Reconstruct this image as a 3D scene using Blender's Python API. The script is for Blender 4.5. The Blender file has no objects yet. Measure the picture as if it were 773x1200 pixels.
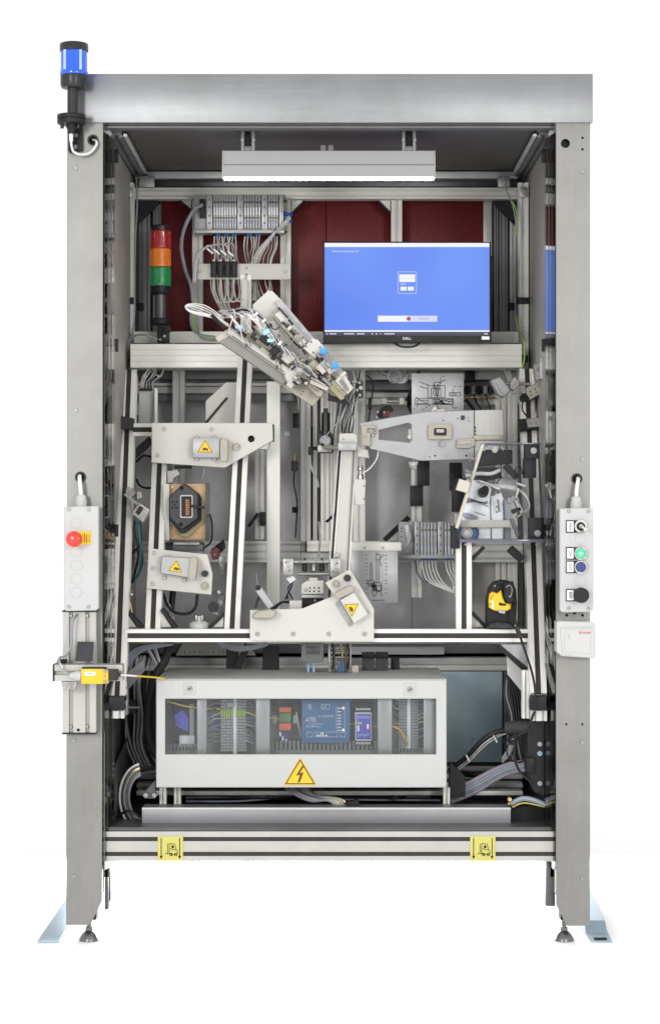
import bpy, bmesh, math, random
from mathutils import Vector, Matrix
random.seed(7)
SC = bpy.context.scene
COL = SC.collection
R = math.radians
# ------------------------------------------------------------------ camera, world, lamps, exposure
S, D, CZ, CX, CY = .002, 5.0, 1.01, 386.5, 600.0          # 2 mm per unit on the front plane, camera 5 m away
cam = bpy.data.cameras.new('camera'); cam_o = bpy.data.objects.new('camera', cam); COL.objects.link(cam_o)
cam_o.location = (0, -D, CZ); cam_o.rotation_euler = (R(90), 0, 0)
cam.sensor_fit = 'VERTICAL'; cam.sensor_height = 24; cam.lens = 24 * D / (1200 * S)
cam.clip_start = .1; cam.clip_end = 500
SC.camera = cam_o
w = bpy.data.worlds.new('World'); SC.world = w; w.use_nodes = True
w.node_tree.nodes['Background'].inputs[0].default_value = (1, 1, 1, 1)
w.node_tree.nodes['Background'].inputs[1].default_value = 1.07
def area(name, loc, target, size, power, col=(1, 1, 1)):
    l = bpy.data.lights.new(name, 'AREA'); l.shape = 'RECTANGLE'; l.size, l.size_y = size; l.energy = power; l.color = col
    o = bpy.data.objects.new(name, l); COL.objects.link(o); o.location = loc
    o.rotation_euler = (Vector(target) - Vector(loc)).to_track_quat('-Z', 'Y').to_euler()
    return o
area('softbox', (-2.1, -5.0, 1.75), (0, .4, .95), (.8, 1.1), 88, (1, .985, .96))
area('softbox', (2.1, -5.0, 1.6), (0, .4, .95), (.8, 1.1), 66, (1, .985, .96))
area('floor_fill', (0, 1.25, .2), (0, .1, 0), (1.3, .24), 60)  # added fill behind the cell, washes out its shadow on the floor
SC.view_settings.view_transform = 'Standard'; SC.view_settings.look = 'None'
SC.view_settings.exposure = 0; SC.view_settings.gamma = 1
SC.cycles.max_bounces = 8; SC.cycles.transparent_max_bounces = 16
SC.cycles.caustics_reflective = False; SC.cycles.caustics_refractive = False
SC.cycles.sample_clamp_indirect = 6

# ------------------------------------------------------------------ materials
MATS = {}
def mat(name, col, rough=.5, metal=0, noise=.06, scale=30, bump=0, stretch=(1, 1, 1), emit=None, es=0, coat=0, rvar=.08, spec=.5, wear=0):
    m = bpy.data.materials.new(name); m.use_nodes = True; nt = m.node_tree; b = nt.nodes['Principled BSDF']
    L = nt.links.new
    b.inputs['Roughness'].default_value = rough; b.inputs['Metallic'].default_value = metal
    b.inputs['Specular IOR Level'].default_value = spec
    b.inputs['Coat Weight'].default_value = coat; b.inputs['Coat Roughness'].default_value = .08
    tc = nt.nodes.new('ShaderNodeTexCoord'); mp = nt.nodes.new('ShaderNodeMapping'); mp.inputs['Scale'].default_value = stretch
    L(tc.outputs['Object'], mp.inputs[0])
    n = nt.nodes.new('ShaderNodeTexNoise'); n.inputs['Scale'].default_value = scale; n.inputs['Detail'].default_value = 5
    L(mp.outputs[0], n.inputs['Vector'])
    r = nt.nodes.new('ShaderNodeValToRGB')
    r.color_ramp.elements[0].position = .3; r.color_ramp.elements[1].position = .7
    r.color_ramp.elements[0].color = tuple(max(0, c * (1 - noise)) for c in col) + (1,)
    r.color_ramp.elements[1].color = tuple(min(1, c * (1 + noise)) for c in col) + (1,)
    L(n.outputs['Fac'], r.inputs[0])
    out = r.outputs[0]
    if wear:                                                       # faint handling smudges and dust
        n2 = nt.nodes.new('ShaderNodeTexNoise'); n2.inputs['Scale'].default_value = 5; n2.inputs['Detail'].default_value = 8; n2.inputs['Roughness'].default_value = .7
        L(tc.outputs['Object'], n2.inputs['Vector'])
        mx = nt.nodes.new('ShaderNodeMix'); mx.data_type = 'RGBA'; mx.blend_type = 'MULTIPLY'
        r2 = nt.nodes.new('ShaderNodeValToRGB'); r2.color_ramp.elements[0].position = .35; r2.color_ramp.elements[1].position = .65
        g = 1 - wear; r2.color_ramp.elements[0].color = (g, g, g * .98, 1); r2.color_ramp.elements[1].color = (1, 1, 1, 1)
        L(n2.outputs['Fac'], r2.inputs[0]); mx.inputs[0].default_value = 1
        L(out, mx.inputs[6]); L(r2.outputs[0], mx.inputs[7]); out = mx.outputs[2]
    L(out, b.inputs['Base Color'])
    if rvar:
        mr = nt.nodes.new('ShaderNodeMapRange'); mr.inputs[3].default_value = max(.02, rough - rvar); mr.inputs[4].default_value = min(1, rough + rvar)
        L(n.outputs['Fac'], mr.inputs[0]); L(mr.outputs[0], b.inputs['Roughness'])
    if bump:
        bp = nt.nodes.new('ShaderNodeBump'); bp.inputs['Strength'].default_value = bump; bp.inputs['Distance'].default_value = .001
        L(n.outputs['Fac'], bp.inputs['Height']); L(bp.outputs[0], b.inputs['Normal'])
    if emit:
        b.inputs['Emission Color'].default_value = (*emit, 1); b.inputs['Emission Strength'].default_value = es
    MATS[name] = m; return m
def glass(name, tint=(1, 1, 1), ior=1.5, rough=.01, milk=0, milkcol=(.6, .6, .62)):
    m = bpy.data.materials.new(name); m.use_nodes = True; nt = m.node_tree; nt.nodes.clear(); L = nt.links.new
    o = nt.nodes.new('ShaderNodeOutputMaterial'); t = nt.nodes.new('ShaderNodeBsdfTransparent'); t.inputs[0].default_value = (*tint, 1)
    g = nt.nodes.new('ShaderNodeBsdfGlossy'); g.inputs['Roughness'].default_value = rough
    f = nt.nodes.new('ShaderNodeFresnel'); f.inputs[0].default_value = ior
    mx = nt.nodes.new('ShaderNodeMixShader'); L(f.outputs[0], mx.inputs[0])
    if milk:
        d = nt.nodes.new('ShaderNodeBsdfDiffuse'); d.inputs[0].default_value = (*milkcol, 1)
        m2 = nt.nodes.new('ShaderNodeMixShader'); m2.inputs[0].default_value = milk; L(t.outputs[0], m2.inputs[1]); L(d.outputs[0], m2.inputs[2])
        L(m2.outputs[0], mx.inputs[1])
    else: L(t.outputs[0], mx.inputs[1])
    L(g.outputs[0], mx.inputs[2]); L(mx.outputs[0], o.inputs[0]); MATS[name] = m; return m
mat('floor_white', (.985, .985, .985), .9, noise=0, rvar=0)
mat('steel', (.252, .248, .238), .44, .8, .06, 8, .03, (60, 60, .6), wear=.16)
mat('header_steel', (.272, .278, .288), .42, .75, .06, 8, .03, (.6, 60, 60), wear=.16)
mat('alu_front', (.45, .445, .42), .5, .2, .03, 20, .02, wear=.05)  # same aluminium, darkened in colour to offset strong light out front
mat('alu', (.78, .77, .735), .48, .05, .03, 20, .02, wear=.05)  # aluminium lightened in colour to lift the dim interior
mat('alu_dim', (.62, .62, .615), .45, .15, .05, 20, .02, wear=.10)  # dimmer copy of alu, shade at the back put into the colour
mat('alu_dark', (.19, .19, .195), .45, .4, .06, 20, wear=.1)  # darkest alu copy, carries the shadow on the rear profiles as colour
mat('slot_grey', (.20, .195, .19), .5, .3, .05, 20)
mat('rubber', (.04, .037, .037), .6, 0, .15, 40, .05, spec=.2)
mat('black', (.014, .014, .016), .45, 0, .2, 60, .05, spec=.25)
mat('black_satin', (.02, .02, .023), .32, 0, .1, 40, spec=.35)
mat('anthracite', (.05, .052, .058), .5, 0, .08, 60, .1, spec=.3)
mat('white_paint', (.54, .53, .50), .45, 0, .015, 300, .06, wear=.03)
mat('cabinet_paint', (.50, .51, .50), .5, 0, .015, 400, .08, wear=.03)
mat('box_plastic', (.47, .475, .475), .45, 0, .01, 200, .04)
mat('film_white', (.86, .87, .88), .25, 0, .02, 20)
mat('foot_steel', (.16, .16, .158), .3, .8, .2, 60)
mat('white_plastic', (.50, .50, .49), .35, 0, .01, 100)
mat('maroon', (.155, .016, .02), .42, 0, .25, 160, .35, wear=.1, spec=.3)
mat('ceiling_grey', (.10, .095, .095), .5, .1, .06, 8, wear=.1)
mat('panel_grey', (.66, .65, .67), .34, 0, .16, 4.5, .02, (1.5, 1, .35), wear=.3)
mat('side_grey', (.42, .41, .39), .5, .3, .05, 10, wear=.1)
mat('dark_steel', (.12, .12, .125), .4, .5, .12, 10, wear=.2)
mat('chrome', (.34, .335, .325), .3, .9, .25, 120)  # darker base and noise stand in for dark reflections
mat('zinc', (.33, .325, .315), .42, .75, .22, 150, .1)  # strong noise puts uneven dark reflections into the colour
mat('blue_zinc', (.34, .45, .53), .45, .3, .10, 4, .02, wear=.15)
mat('blue_sheet', (.55, .71, .80), .42, .2, .12, 3, .02, wear=.2)
mat('trough_alu', (.26, .265, .28), .4, .4, .04, 8, .02, (.5, 40, 40), wear=.1)
mat('channel_grey', (.24, .235, .222), .45, .3, .05, 30, wear=.1)  # darker grey, shade of the downward channel side put into the colour
mat('beige_alu', (.35, .325, .275), .4, .4, .05, 30, wear=.08)
mat('cream', (.52, .485, .43), .5, 0, .04, 40)
mat('carrier_alu', (.36, .362, .37), .42, .4, .03, 40, .02, wear=.05)
mat('brushed_plate', (.36, .355, .34), .4, .6, .06, 8, .04, (60, 60, .8))
mat('plaque', (.36, .36, .37), .4, .4, .03, 60)
mat('ink', (.015, .015, .016), .7, 0, 0, 1, rvar=0, spec=.1)
mat('ink_grey', (.28, .28, .28), .6, 0, 0, 1, rvar=0)
mat('yellow', (.78, .52, .012), .4, 0, .03, 60)
mat('sticker_yellow', (.53, .48, .12), .5, 0, .03, 60)
mat('orange_yellow', (.80, .47, .012), .4, 0, .03, 60)
mat('brown_ink', (.10, .045, .01), .5, 0, 0, 1, rvar=0)
mat('red_knob', (.72, .035, .02), .3, 0, .03, 30, coat=.4)
mat('red_print', (.6, .02, .03), .5, 0, 0, 1, rvar=0)
mat('lens_red', (.34, .012, .012), .12, 0, .1, 90, .1, coat=.6, emit=(.5, .01, .01), es=.06)
mat('lens_amber', (.66, .16, .01), .12, 0, .1, 90, .1, coat=.6, emit=(.9, .25, .01), es=.08)
mat('lens_green', (.01, .22, .065), .12, 0, .1, 90, .1, coat=.6, emit=(.01, .3, .08), es=.06)
mat('lens_blue', (.004, .085, .60), .1, 0, .12, 90, .1, coat=.7, emit=(.0, .14, .9), es=.05)
mat('lens_blue_rib', (.35, .5, .85), .15, 0, .05, 60, coat=.7)
mat('green_lamp', (.02, .35, .16), .3, 0, .02, 30, emit=(.02, .62, .25), es=.6)
mat('green_print', (.5, .8, .65), .5, 0, 0, 1, rvar=0, emit=(.4, .9, .6), es=.3)
mat('blue_button', (.012, .028, .16), .25, 0, .03, 30, coat=.4)
mat('blue_fitting', (.02, .12, .42), .35, 0, .05, 60)
mat('blue_knob', (.04, .32, .85), .35, 0, .05, 60)
mat('pale_blue', (.35, .62, .80), .25, 0, .15, 60)
mat('controller_blue', (.035, .14, .33), .45, 0, .05, 40)
mat('module_blue', (.05, .07, .55), .4, 0, .05, 40)
mat('white_print', (.8, .82, .85), .5, 0, 0, 1, rvar=0)
mat('lamp_white', (1, 1, 1), .5, 0, 0, 1, emit=(1, .97, .92), es=30, rvar=0)
mat('lamp_alu', (.30, .30, .305), .45, .3, .02, 20)
mat('screen_blue', (.01, .01, .01), .35, 0, 0, 1, spec=.15, emit=(.135, .29, .95), es=1.0, rvar=0)
mat('screen_white', (.02, .02, .02), .25, 0, 0, 1, emit=(.86, .84, .95), es=1.0, rvar=0)
mat('screen_pale', (.02, .02, .02), .25, 0, 0, 1, emit=(.62, .64, .90), es=1.0, rvar=0)
mat('screen_dark', (.02, .02, .03), .25, 0, 0, 1, emit=(.02, .02, .05), es=1.0, rvar=0)
mat('screen_red', (.02, .02, .02), .25, 0, 0, 1, emit=(.35, .02, .05), es=1.0, rvar=0)
mat('led_red', (.9, .3, .2), .3, 0, 0, 1, emit=(1, .35, .25), es=2, rvar=0)
mat('led_yellow', (.9, .9, .3), .3, 0, 0, 1, emit=(1, 1, .5), es=1.6, rvar=0)
mat('tag_pale', (.46, .50, .58), .3, 0, .1, 60)
mat('hose_grey', (.46, .46, .45), .3, 0, .05, 40)
mat('hose_light', (.66, .65, .62), .3, 0, .05, 40)
mat('cable_grey', (.26, .27, .30), .45, 0, .05, 40)
mat('cable_blue_grey', (.30, .34, .40), .45, 0, .05, 40)
mat('cable_black', (.014, .014, .016), .42, 0, .1, 40, spec=.3)
mat('cable_white', (.66, .66, .65), .4, 0, .02, 40)
mat('cable_teal', (.02, .17, .20), .4, 0, .05, 40)
mat('cable_mauve', (.33, .29, .36), .45, 0, .05, 40)
mat('reflection_yellow', (.75, .55, .03), .4, 0, .05, 40)  # colour of the rope's reflection in the cabinet window
mat('wire_green', (.28, .45, .06), .4, 0, .1, 40)
mat('wood', (.50, .33, .18), .5, 0, .25, 6, .1, (2, 2, 14))
mat('khaki', (.30, .27, .15), .5, 0, .1, 30)
mat('copper', (.33, .13, .045), .35, .3, .15, 50)
mat('brass', (.55, .42, .20), .3, .9, .08, 50)
mat('dark_red', (.16, .012, .016), .4, 0, .1, 40)
mat('terminal_grey', (.36, .37, .375), .5, 0, .08, 120)
mat('terminal_green', (.34, .52, .06), .5, 0, .08, 120)
mat('terminal_orange', (.70, .13, .04), .5, 0, .08, 120)
mat('board_green', (.08, .20, .07), .5, 0, .2, 120)
mat('duct_grey', (.20, .205, .21), .55, 0, .05, 60)
glass('side_glass', (.93, .94, .93), 2.4, .015)
glass('window_glass', (.93, .94, .94), 1.3, .03, .05, (.5, .52, .54))
glass('acrylic', (.97, .975, .985), 1.22, .01)
glass('acrylic_edge', (.55, .57, .68), 1.5, .1, .45, (.25, .26, .36))
M = MATS
nt = M['screen_blue'].node_tree; L = nt.links.new                   # backlight of a real panel is never quite even
n = nt.nodes.new('ShaderNodeTexNoise'); n.inputs['Scale'].default_value = 3.2; n.inputs['Detail'].default_value = 1
tc = nt.nodes.new('ShaderNodeTexCoord'); L(tc.outputs['Object'], n.inputs['Vector'])
r = nt.nodes.new('ShaderNodeValToRGB'); r.color_ramp.elements[0].position = .32; r.color_ramp.elements[1].position = .68
r.color_ramp.elements[0].color = (.11, .23, .86, 1); r.color_ramp.elements[1].color = (.18, .34, .96, 1)
L(n.outputs['Fac'], r.inputs[0]); L(r.outputs[0], nt.nodes['Principled BSDF'].inputs['Emission Color'])

# ------------------------------------------------------------------ geometry helpers
def W(px, py, Y=0.0):
    k = S * (D + Y) / D
    return Vector(((px - CX) * k, Y, CZ - (py - CY) * k))
def catmull(p, n=6):
    if len(p) < 3: return p
    q = [p[0] * 2 - p[1]] + list(p) + [p[-1] * 2 - p[-2]]; out = []
    for i in range(1, len(q) - 2):
        a, b, c, d = q[i - 1:i + 3]
        for k in range(n):
            t = k / n
            out.append(.5 * (2 * b + (c - a) * t + (2 * a - 5 * b + 4 * c - d) * t * t + (3 * b - a - 3 * c + d) * t ** 3))
    out.append(p[-1]); return out
WO = {}                                                             # world origin of every built object
class G:
    """collects shapes, to() links them as ONE mesh object"""
    def __init__(s): s.v = []; s.f = []
    def add(s, vs, fs):
        n = len(s.v); s.v += [Vector(v) for v in vs]; s.f += [[i + n for i in f] for f in fs]; return s
    def wbox(s, a, b, bev=0):
        (x0, y0, z0), (x1, y1, z1) = [min(p, q) for p, q in zip(a, b)], [max(p, q) for p, q in zip(a, b)]
        if not bev:
            return s.add([(x0, y0, z0), (x1, y0, z0), (x1, y1, z0), (x0, y1, z0), (x0, y0, z1), (x1, y0, z1), (x1, y1, z1), (x0, y1, z1)],
                         [(0, 1, 5, 4), (1, 2, 6, 5), (2, 3, 7, 6), (3, 0, 4, 7), (4, 5, 6, 7), (3, 2, 1, 0)])
        bm = bmesh.new(); bmesh.ops.create_cube(bm, size=1)
        for v in bm.verts: v.co = Vector(((x0 + x1) / 2 + v.co.x * (x1 - x0), (y0 + y1) / 2 + v.co.y * (y1 - y0), (z0 + z1) / 2 + v.co.z * (z1 - z0)))
        bev = min(bev, .45 * min(x1 - x0, y1 - y0, z1 - z0))
        bmesh.ops.bevel(bm, geom=bm.edges[:], offset=bev, segments=2, profile=.5, affect='EDGES')
        return s.bm(bm)
    def bm(s, bm):
        bm.verts.index_update(); s.add([v.co.copy() for v in bm.verts], [[v.index for v in f.verts] for f in bm.faces]); bm.free(); return s
    def box(s, x0, y0, x1, y1, Y, T, bev=.6):
        return s.wbox(W(x0, y0, Y), W(x1, y1, Y) + Vector((0, T, 0)), bev * S)
    def poly(s, pts, Y, T, holes=(), bev=.4, Ys=None):
        bm = bmesh.new(); loops = [pts] + list(holes); edges = []
        for lp in loops:
            vs = [bm.verts.new(W(p[0], p[1], (p[2] if len(p) > 2 else Y))) for p in lp]
            edges += [bm.edges.new((vs[i], vs[(i + 1) % len(vs)])) for i in range(len(vs))]
        bmesh.ops.triangle_fill(bm, use_beauty=True, use_dissolve=False, edges=edges)
        fs = bm.faces[:]
        bmesh.ops.recalc_face_normals(bm, faces=fs)
        if fs and sum(f.normal.y * f.calc_area() for f in fs) > 0: bmesh.ops.reverse_faces(bm, faces=fs)
        r = bmesh.ops.extrude_face_region(bm, geom=fs)
        for v in [e for e in r['geom'] if isinstance(e, bmesh.types.BMVert)]: v.co.y -= 0
        nv = set(e for e in r['geom'] if isinstance(e, bmesh.types.BMVert))
        for v in bm.verts:
            if v not in nv: v.co.y += T
        bmesh.ops.recalc_face_normals(bm, faces=bm.faces[:])
        if bev:
            sh = [e for e in bm.edges if len(e.link_faces) == 2 and e.calc_face_angle(0) > .9 and all(v in nv for v in e.verts)]
            try: bmesh.ops.bevel(bm, geom=sh, offset=min(bev * S, T * .45), segments=1, affect='EDGES', clamp_overlap=True)
            except Exception: pass
        return s.bm(bm)
    def seg(s, p0, p1, wd, Y, T, bev=.3, Y1=None):
        a, b = Vector(p0), Vector(p1); n = (b - a).normalized(); n = Vector((-n.y, n.x)) * wd / 2
        Y1 = Y if Y1 is None else Y1
        return s.poly([(*(a + n), Y), (*(b + n), Y1), (*(b - n), Y1), (*(a - n), Y)], Y, T, bev=bev)
    def cone(s, A, B, ra, rb, n=16, cap=True):
        A, B = Vector(A), Vector(B); z = (B - A).normalized(); x = z.orthogonal().normalized(); y = z.cross(x)
        vs = [A + (x * math.cos(2 * math.pi * i / n) + y * math.sin(2 * math.pi * i / n)) * ra for i in range(n)]
        vs += [B + (x * math.cos(2 * math.pi * i / n) + y * math.sin(2 * math.pi * i / n)) * rb for i in range(n)]
        fs = [(i, (i + 1) % n, n + (i + 1) % n, n + i) for i in range(n)]
        if cap: fs += [tuple(range(n))[::-1], tuple(range(n, 2 * n))]
        return s.add(vs, fs)
    def disc(s, x, y, r, Y, T, r2=None, n=20):
        p = W(x, y, Y); r *= S; r2 = r if r2 is None else r2 * S; c = min(.0006, r * .2, T * .3)
        s.cone(p, p + Vector((0, c, 0)), r - c, r, n); return s.cone(p + Vector((0, c, 0)), p + Vector((0, T, 0)), r, r2, n)
    def ring(s, x, y, ro, ri, Y, T, n=24):
        p = W(x, y, Y); vs = []; fs = []
        for i in range(n):
            c, q = math.cos(2 * math.pi * i / n), math.sin(2 * math.pi * i / n)
            for r, t in ((ro, 0), (ri, 0), (ri, T), (ro, T)): vs.append(p + Vector((c * r * S, t, q * r * S)))
        for i in range(n):
            j = (i + 1) % n
            for k in range(4): fs.append((i * 4 + k, j * 4 + k, j * 4 + (k + 1) % 4, i * 4 + (k + 1) % 4))
        return s.add(vs, fs)
    def rod(s, p0, p1, r, r1=None, n=14):
        return s.cone(W(*p0), W(*p1), r * S, (r if r1 is None else r1) * S, n)
    def tube(s, pts, r, n=8, res=6, world=False):
        p = catmull([Vector(q) if world else W(*q) for q in pts], res); r *= S
        up = None; rings = []
        for i, c in enumerate(p):
            t = (p[min(i + 1, len(p) - 1)] - p[max(i - 1, 0)]).normalized()
            up = t.orthogonal() if up is None else up - t * up.dot(t)
            if up.length < 1e-6: up = t.orthogonal()
            up.normalize(); sd = t.cross(up)
            rings.append([c + (up * math.cos(2 * math.pi * k / n) + sd * math.sin(2 * math.pi * k / n)) * r for k in range(n)])
        vs = [v for q in rings for v in q]; fs = []
        for i in range(len(rings) - 1):
            for k in range(n): fs.append((i * n + k, i * n + (k + 1) % n, (i + 1) * n + (k + 1) % n, (i + 1) * n + k))
        fs += [tuple(range(n))[::-1], tuple(range(len(vs) - n, len(vs)))]
        return s.add(vs, fs)
    def lathe(s, px, prof, Y, n=32):
        vs = []; fs = []; k = S * (D + Y) / D
        for (py, r) in prof:
            c = W(px, py, Y)
            vs += [c + Vector((math.cos(2 * math.pi * i / n) * r * k, math.sin(2 * math.pi * i / n) * r * k, 0)) for i in range(n)]
        m = len(prof)
        for j in range(m - 1):
            for i in range(n): fs.append((j * n + i, (j + 1) * n + i, (j + 1) * n + (i + 1) % n, j * n + (i + 1) % n))
        fs += [tuple(range(n)), tuple(range((m - 1) * n, m * n))[::-1]]
        return s.add(vs, fs)
    def prof(s, p0, p1, wd, dp, ns=1, sw=3.6, sd=4.0, world=False):
        """slotted aluminium extrusion from p0 to p1, front face through those points, wd x dp units"""
        a, b = (Vector(p0), Vector(p1)) if world else (W(*p0), W(*p1))
        t = (b - a).normalized(); v = Vector((0, 1, 0)); 
        if abs(t.y) > .9: v = Vector((0, 0, 1))
        v = (v - t * v.dot(t)).normalized(); u = v.cross(t)
        wd *= S; dp *= S; sw *= S; sd = min(sd * S, dp * .3)
        pts = [(-wd / 2, 0)]
        for i in range(ns):
            c = -wd / 2 + wd * (i + .5) / ns
            pts += [(c - sw / 2, 0), (c - sw / 2, sd * .35), (c - sw * .8, sd * .45), (c - sw * .8, sd), (c + sw * .8, sd), (c + sw * .8, sd * .45), (c + sw / 2, sd * .35), (c + sw / 2, 0)]
        pts += [(wd / 2, 0), (wd / 2, dp / 2 - sw / 2), (wd / 2 - sd * .6, dp / 2 - sw / 2), (wd / 2 - sd * .6, dp / 2 + sw / 2), (wd / 2, dp / 2 + sw / 2), (wd / 2, dp),
                (-wd / 2, dp), (-wd / 2, dp / 2 + sw / 2), (-wd / 2 + sd * .6, dp / 2 + sw / 2), (-wd / 2 + sd * .6, dp / 2 - sw / 2), (-wd / 2, dp / 2 - sw / 2)]
        n = len(pts); vs = [q + u * x + v * y for q in (a, b) for x, y in pts]
        fs = [(i, (i + 1) % n, n + (i + 1) % n, n + i) for i in range(n)] + [tuple(range(n))[::-1], tuple(range(n, 2 * n))]
        return s.add(vs, fs)
    def to(s, name, material, parent=None, smooth=None, label=None, kind=None):
        base = WO[parent] if parent else Vector((0, 0, 0))
        me = bpy.data.meshes.new(name); me.from_pydata([v - base for v in s.v], [], s.f)
        bm = bmesh.new(); bm.from_mesh(me); bmesh.ops.recalc_face_normals(bm, faces=bm.faces[:])
        bm.to_mesh(me); bm.free()
        me.materials.append(M[material] if isinstance(material, str) else material)
        me.polygons.foreach_set('use_smooth', [True] * len(me.polygons)); me.set_sharp_from_angle(angle=R(smooth or 32))
        o = bpy.data.objects.new(name, me); COL.objects.link(o)
        if parent: o.parent = parent
        WO[o] = base
        if label: o['label'] = label
        if kind: o['kind'] = kind
        return o
def T(name, label, cat, px=None, py=None, Y=0, group=None, loc=None):
    o = bpy.data.objects.new(name, None); COL.objects.link(o); o.empty_display_size = .02
    o.location = loc if loc is not None else W(px, py, Y); o['label'] = label; o['category'] = cat
    if group: o['group'] = group
    WO[o] = Vector(o.location); return o
_screw = None
def screw(x, y, r, Y, parent, m='zinc', name='screw'):
    global _screw
    if _screw is None:
        n = 12; vs = []; fs = []
        rings = [(1, .3), (1, -.35), (.85, -.55), (.5, -.55), (.5, -.1)]
        for r_, d in rings: vs += [(math.cos(2 * math.pi * i / n) * r_, d, math.sin(2 * math.pi * i / n) * r_) for i in range(n)]
        for j in range(len(rings) - 1):
            for i in range(n): fs.append((j * n + i, j * n + (i + 1) % n, (j + 1) * n + (i + 1) % n, (j + 1) * n + i))
        fs.append(tuple(range(4 * n, 5 * n)))
        _screw = {}
        _screw['d'] = (vs, fs)
    if m not in _screw:
        me = bpy.data.meshes.new('screw'); me.from_pydata(*[_screw['d'][0], [], _screw['d'][1]])
        bm = bmesh.new(); bm.from_mesh(me); bmesh.ops.recalc_face_normals(bm, faces=bm.faces[:]); bm.to_mesh(me); bm.free()
        me.materials.append(M[m]); _screw[m] = me
    o = bpy.data.objects.new(name, _screw[m]); COL.objects.link(o); o.parent = parent
    o.location = W(x, y, Y) - WO[parent]; o.scale = (r * S,) * 3; WO[o] = W(x, y, Y); return o
def text(s, x, y, h, Y, material, parent, rot=0, align='CENTER', name='lettering', xs=1):
    c = bpy.data.curves.new('t', 'FONT'); c.body = s; c.size = h * S / .72; c.extrude = .0002; c.align_x = align; c.align_y = 'CENTER'; c.resolution_u = 3
    o = bpy.data.objects.new('t', c); COL.objects.link(o)
    me = bpy.data.meshes.new_from_object(o.evaluated_get(bpy.context.evaluated_depsgraph_get()))
    bpy.data.objects.remove(o); bpy.data.curves.remove(c)
    mt = Matrix.Translation(W(x, y, Y)) @ Matrix.Rotation(R(90), 4, 'X') @ Matrix.Rotation(R(rot), 4, 'Z') @ Matrix.Diagonal((xs, 1, 1, 1))
    me.transform(Matrix.Translation(-WO[parent]) @ mt); me.name = name
    me.materials.clear(); me.materials.append(M[material])
    o = bpy.data.objects.new(name, me); COL.objects.link(o); o.parent = parent; WO[o] = WO[parent]; return o
def hexa(x, y, r, n=6, a0=0): return [(x + r * math.cos(a0 + 2 * math.pi * i / n), y + r * math.sin(a0 + 2 * math.pi * i / n)) for i in range(n)]
def rrect(x0, y0, x1, y1, r, k=4):
    out = []
    for cx, cy, a in ((x1 - r, y1 - r, 0), (x0 + r, y1 - r, 90), (x0 + r, y0 + r, 180), (x1 - r, y0 + r, 270)):
        for i in range(k + 1): out.append((cx + r * math.cos(R(a + 90 * i / k)), cy + r * math.sin(R(a + 90 * i / k))))
    return out
def stad(p0, p1, w):
    """stadium outline between two points"""
    a, b = Vector(p0), Vector(p1); t = (b - a).normalized(); n = Vector((-t.y, t.x)); out = []
    for i in range(9): th = R(-90 + 180 * i / 8); out.append(tuple(b + (t * math.cos(th) + n * math.sin(th)) * w / 2))
    for i in range(9): th = R(90 + 180 * i / 8); out.append(tuple(a + (t * math.cos(th) + n * math.sin(th)) * w / 2))
    return out
def lines(g, segs, wd, Y, T=.0004):
    for a in segs: g.seg(a[:2], a[2:], wd, Y, T, bev=0)
    return g

# ------------------------------------------------------------------ the setting
fl = G().wbox((-40, -30, -.02), (40, 60, 0)).to('floor', 'floor_white'); fl['kind'] = 'structure'

# ------------------------------------------------------------------ machine frame
F = T('assembly_cell', 'tall brushed steel assembly cell frame with wide header and aluminium profiles', 'machine', loc=(0, 0, 0))
G().poly([(80, 143.8), (121, 143.8), (119.6, 1056), (106, 1084), (77.6, 1084)], 0, .004, [hexa(109, 164, 5.2, 20), hexa(94.5, 559, 5.6, 20)], bev=.3).to('post_sheet', 'steel', F)
G().poly([(651, 143.8), (690.8, 143.8), (690.8, 1085), (663.5, 1085), (651, 1060)], 0, .004, [hexa(662, 168, 5.2, 20), hexa(682, 161.5, 1.3, 10), hexa(682, 175, 1.3, 10), hexa(675.5, 561, 5.8, 20), hexa(663.5, 721, 1.5, 10), hexa(672.5, 718, 1.7, 10), hexa(682, 721, 1.5, 10), hexa(663, 848.6, 1.2, 10), hexa(681.8, 848.6, 1.2, 10)], bev=.3).to('post_sheet', 'steel', F)
for x0, x1, m in ((78.6, 80.2, 'steel'), (689.6, 690.8, 'steel'), (117.8, 119.4, 'side_grey'), (651.2, 652.6, 'side_grey')):
    G().wbox(W(x0, 146, 0) + Vector((0, .0045, 0)), W(x1, 1050, 0) + Vector((0, .062, 0))).to('post_return', m, F)
for x in (98, 671): G().prof((x, 150, .02), (x, 1078, .02), 30, 20, 1).to('post_core', 'black', F)  # core coloured black to paint the shade inside the post holes
for x, ys in ((89, (197, 481, 868, 1027)), (682, (201, 538, 870, 1029))):
    for y in ys: screw(x - (2 if y > 860 and x < 100 else 0), y, 2.6, 0, F)
for x, y in ((109, 164), (94.5, 559), (675.5, 561)): G().ring(x, y, 6.4, 4.4, -.003, .012).to('grommet', 'rubber', F)
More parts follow.
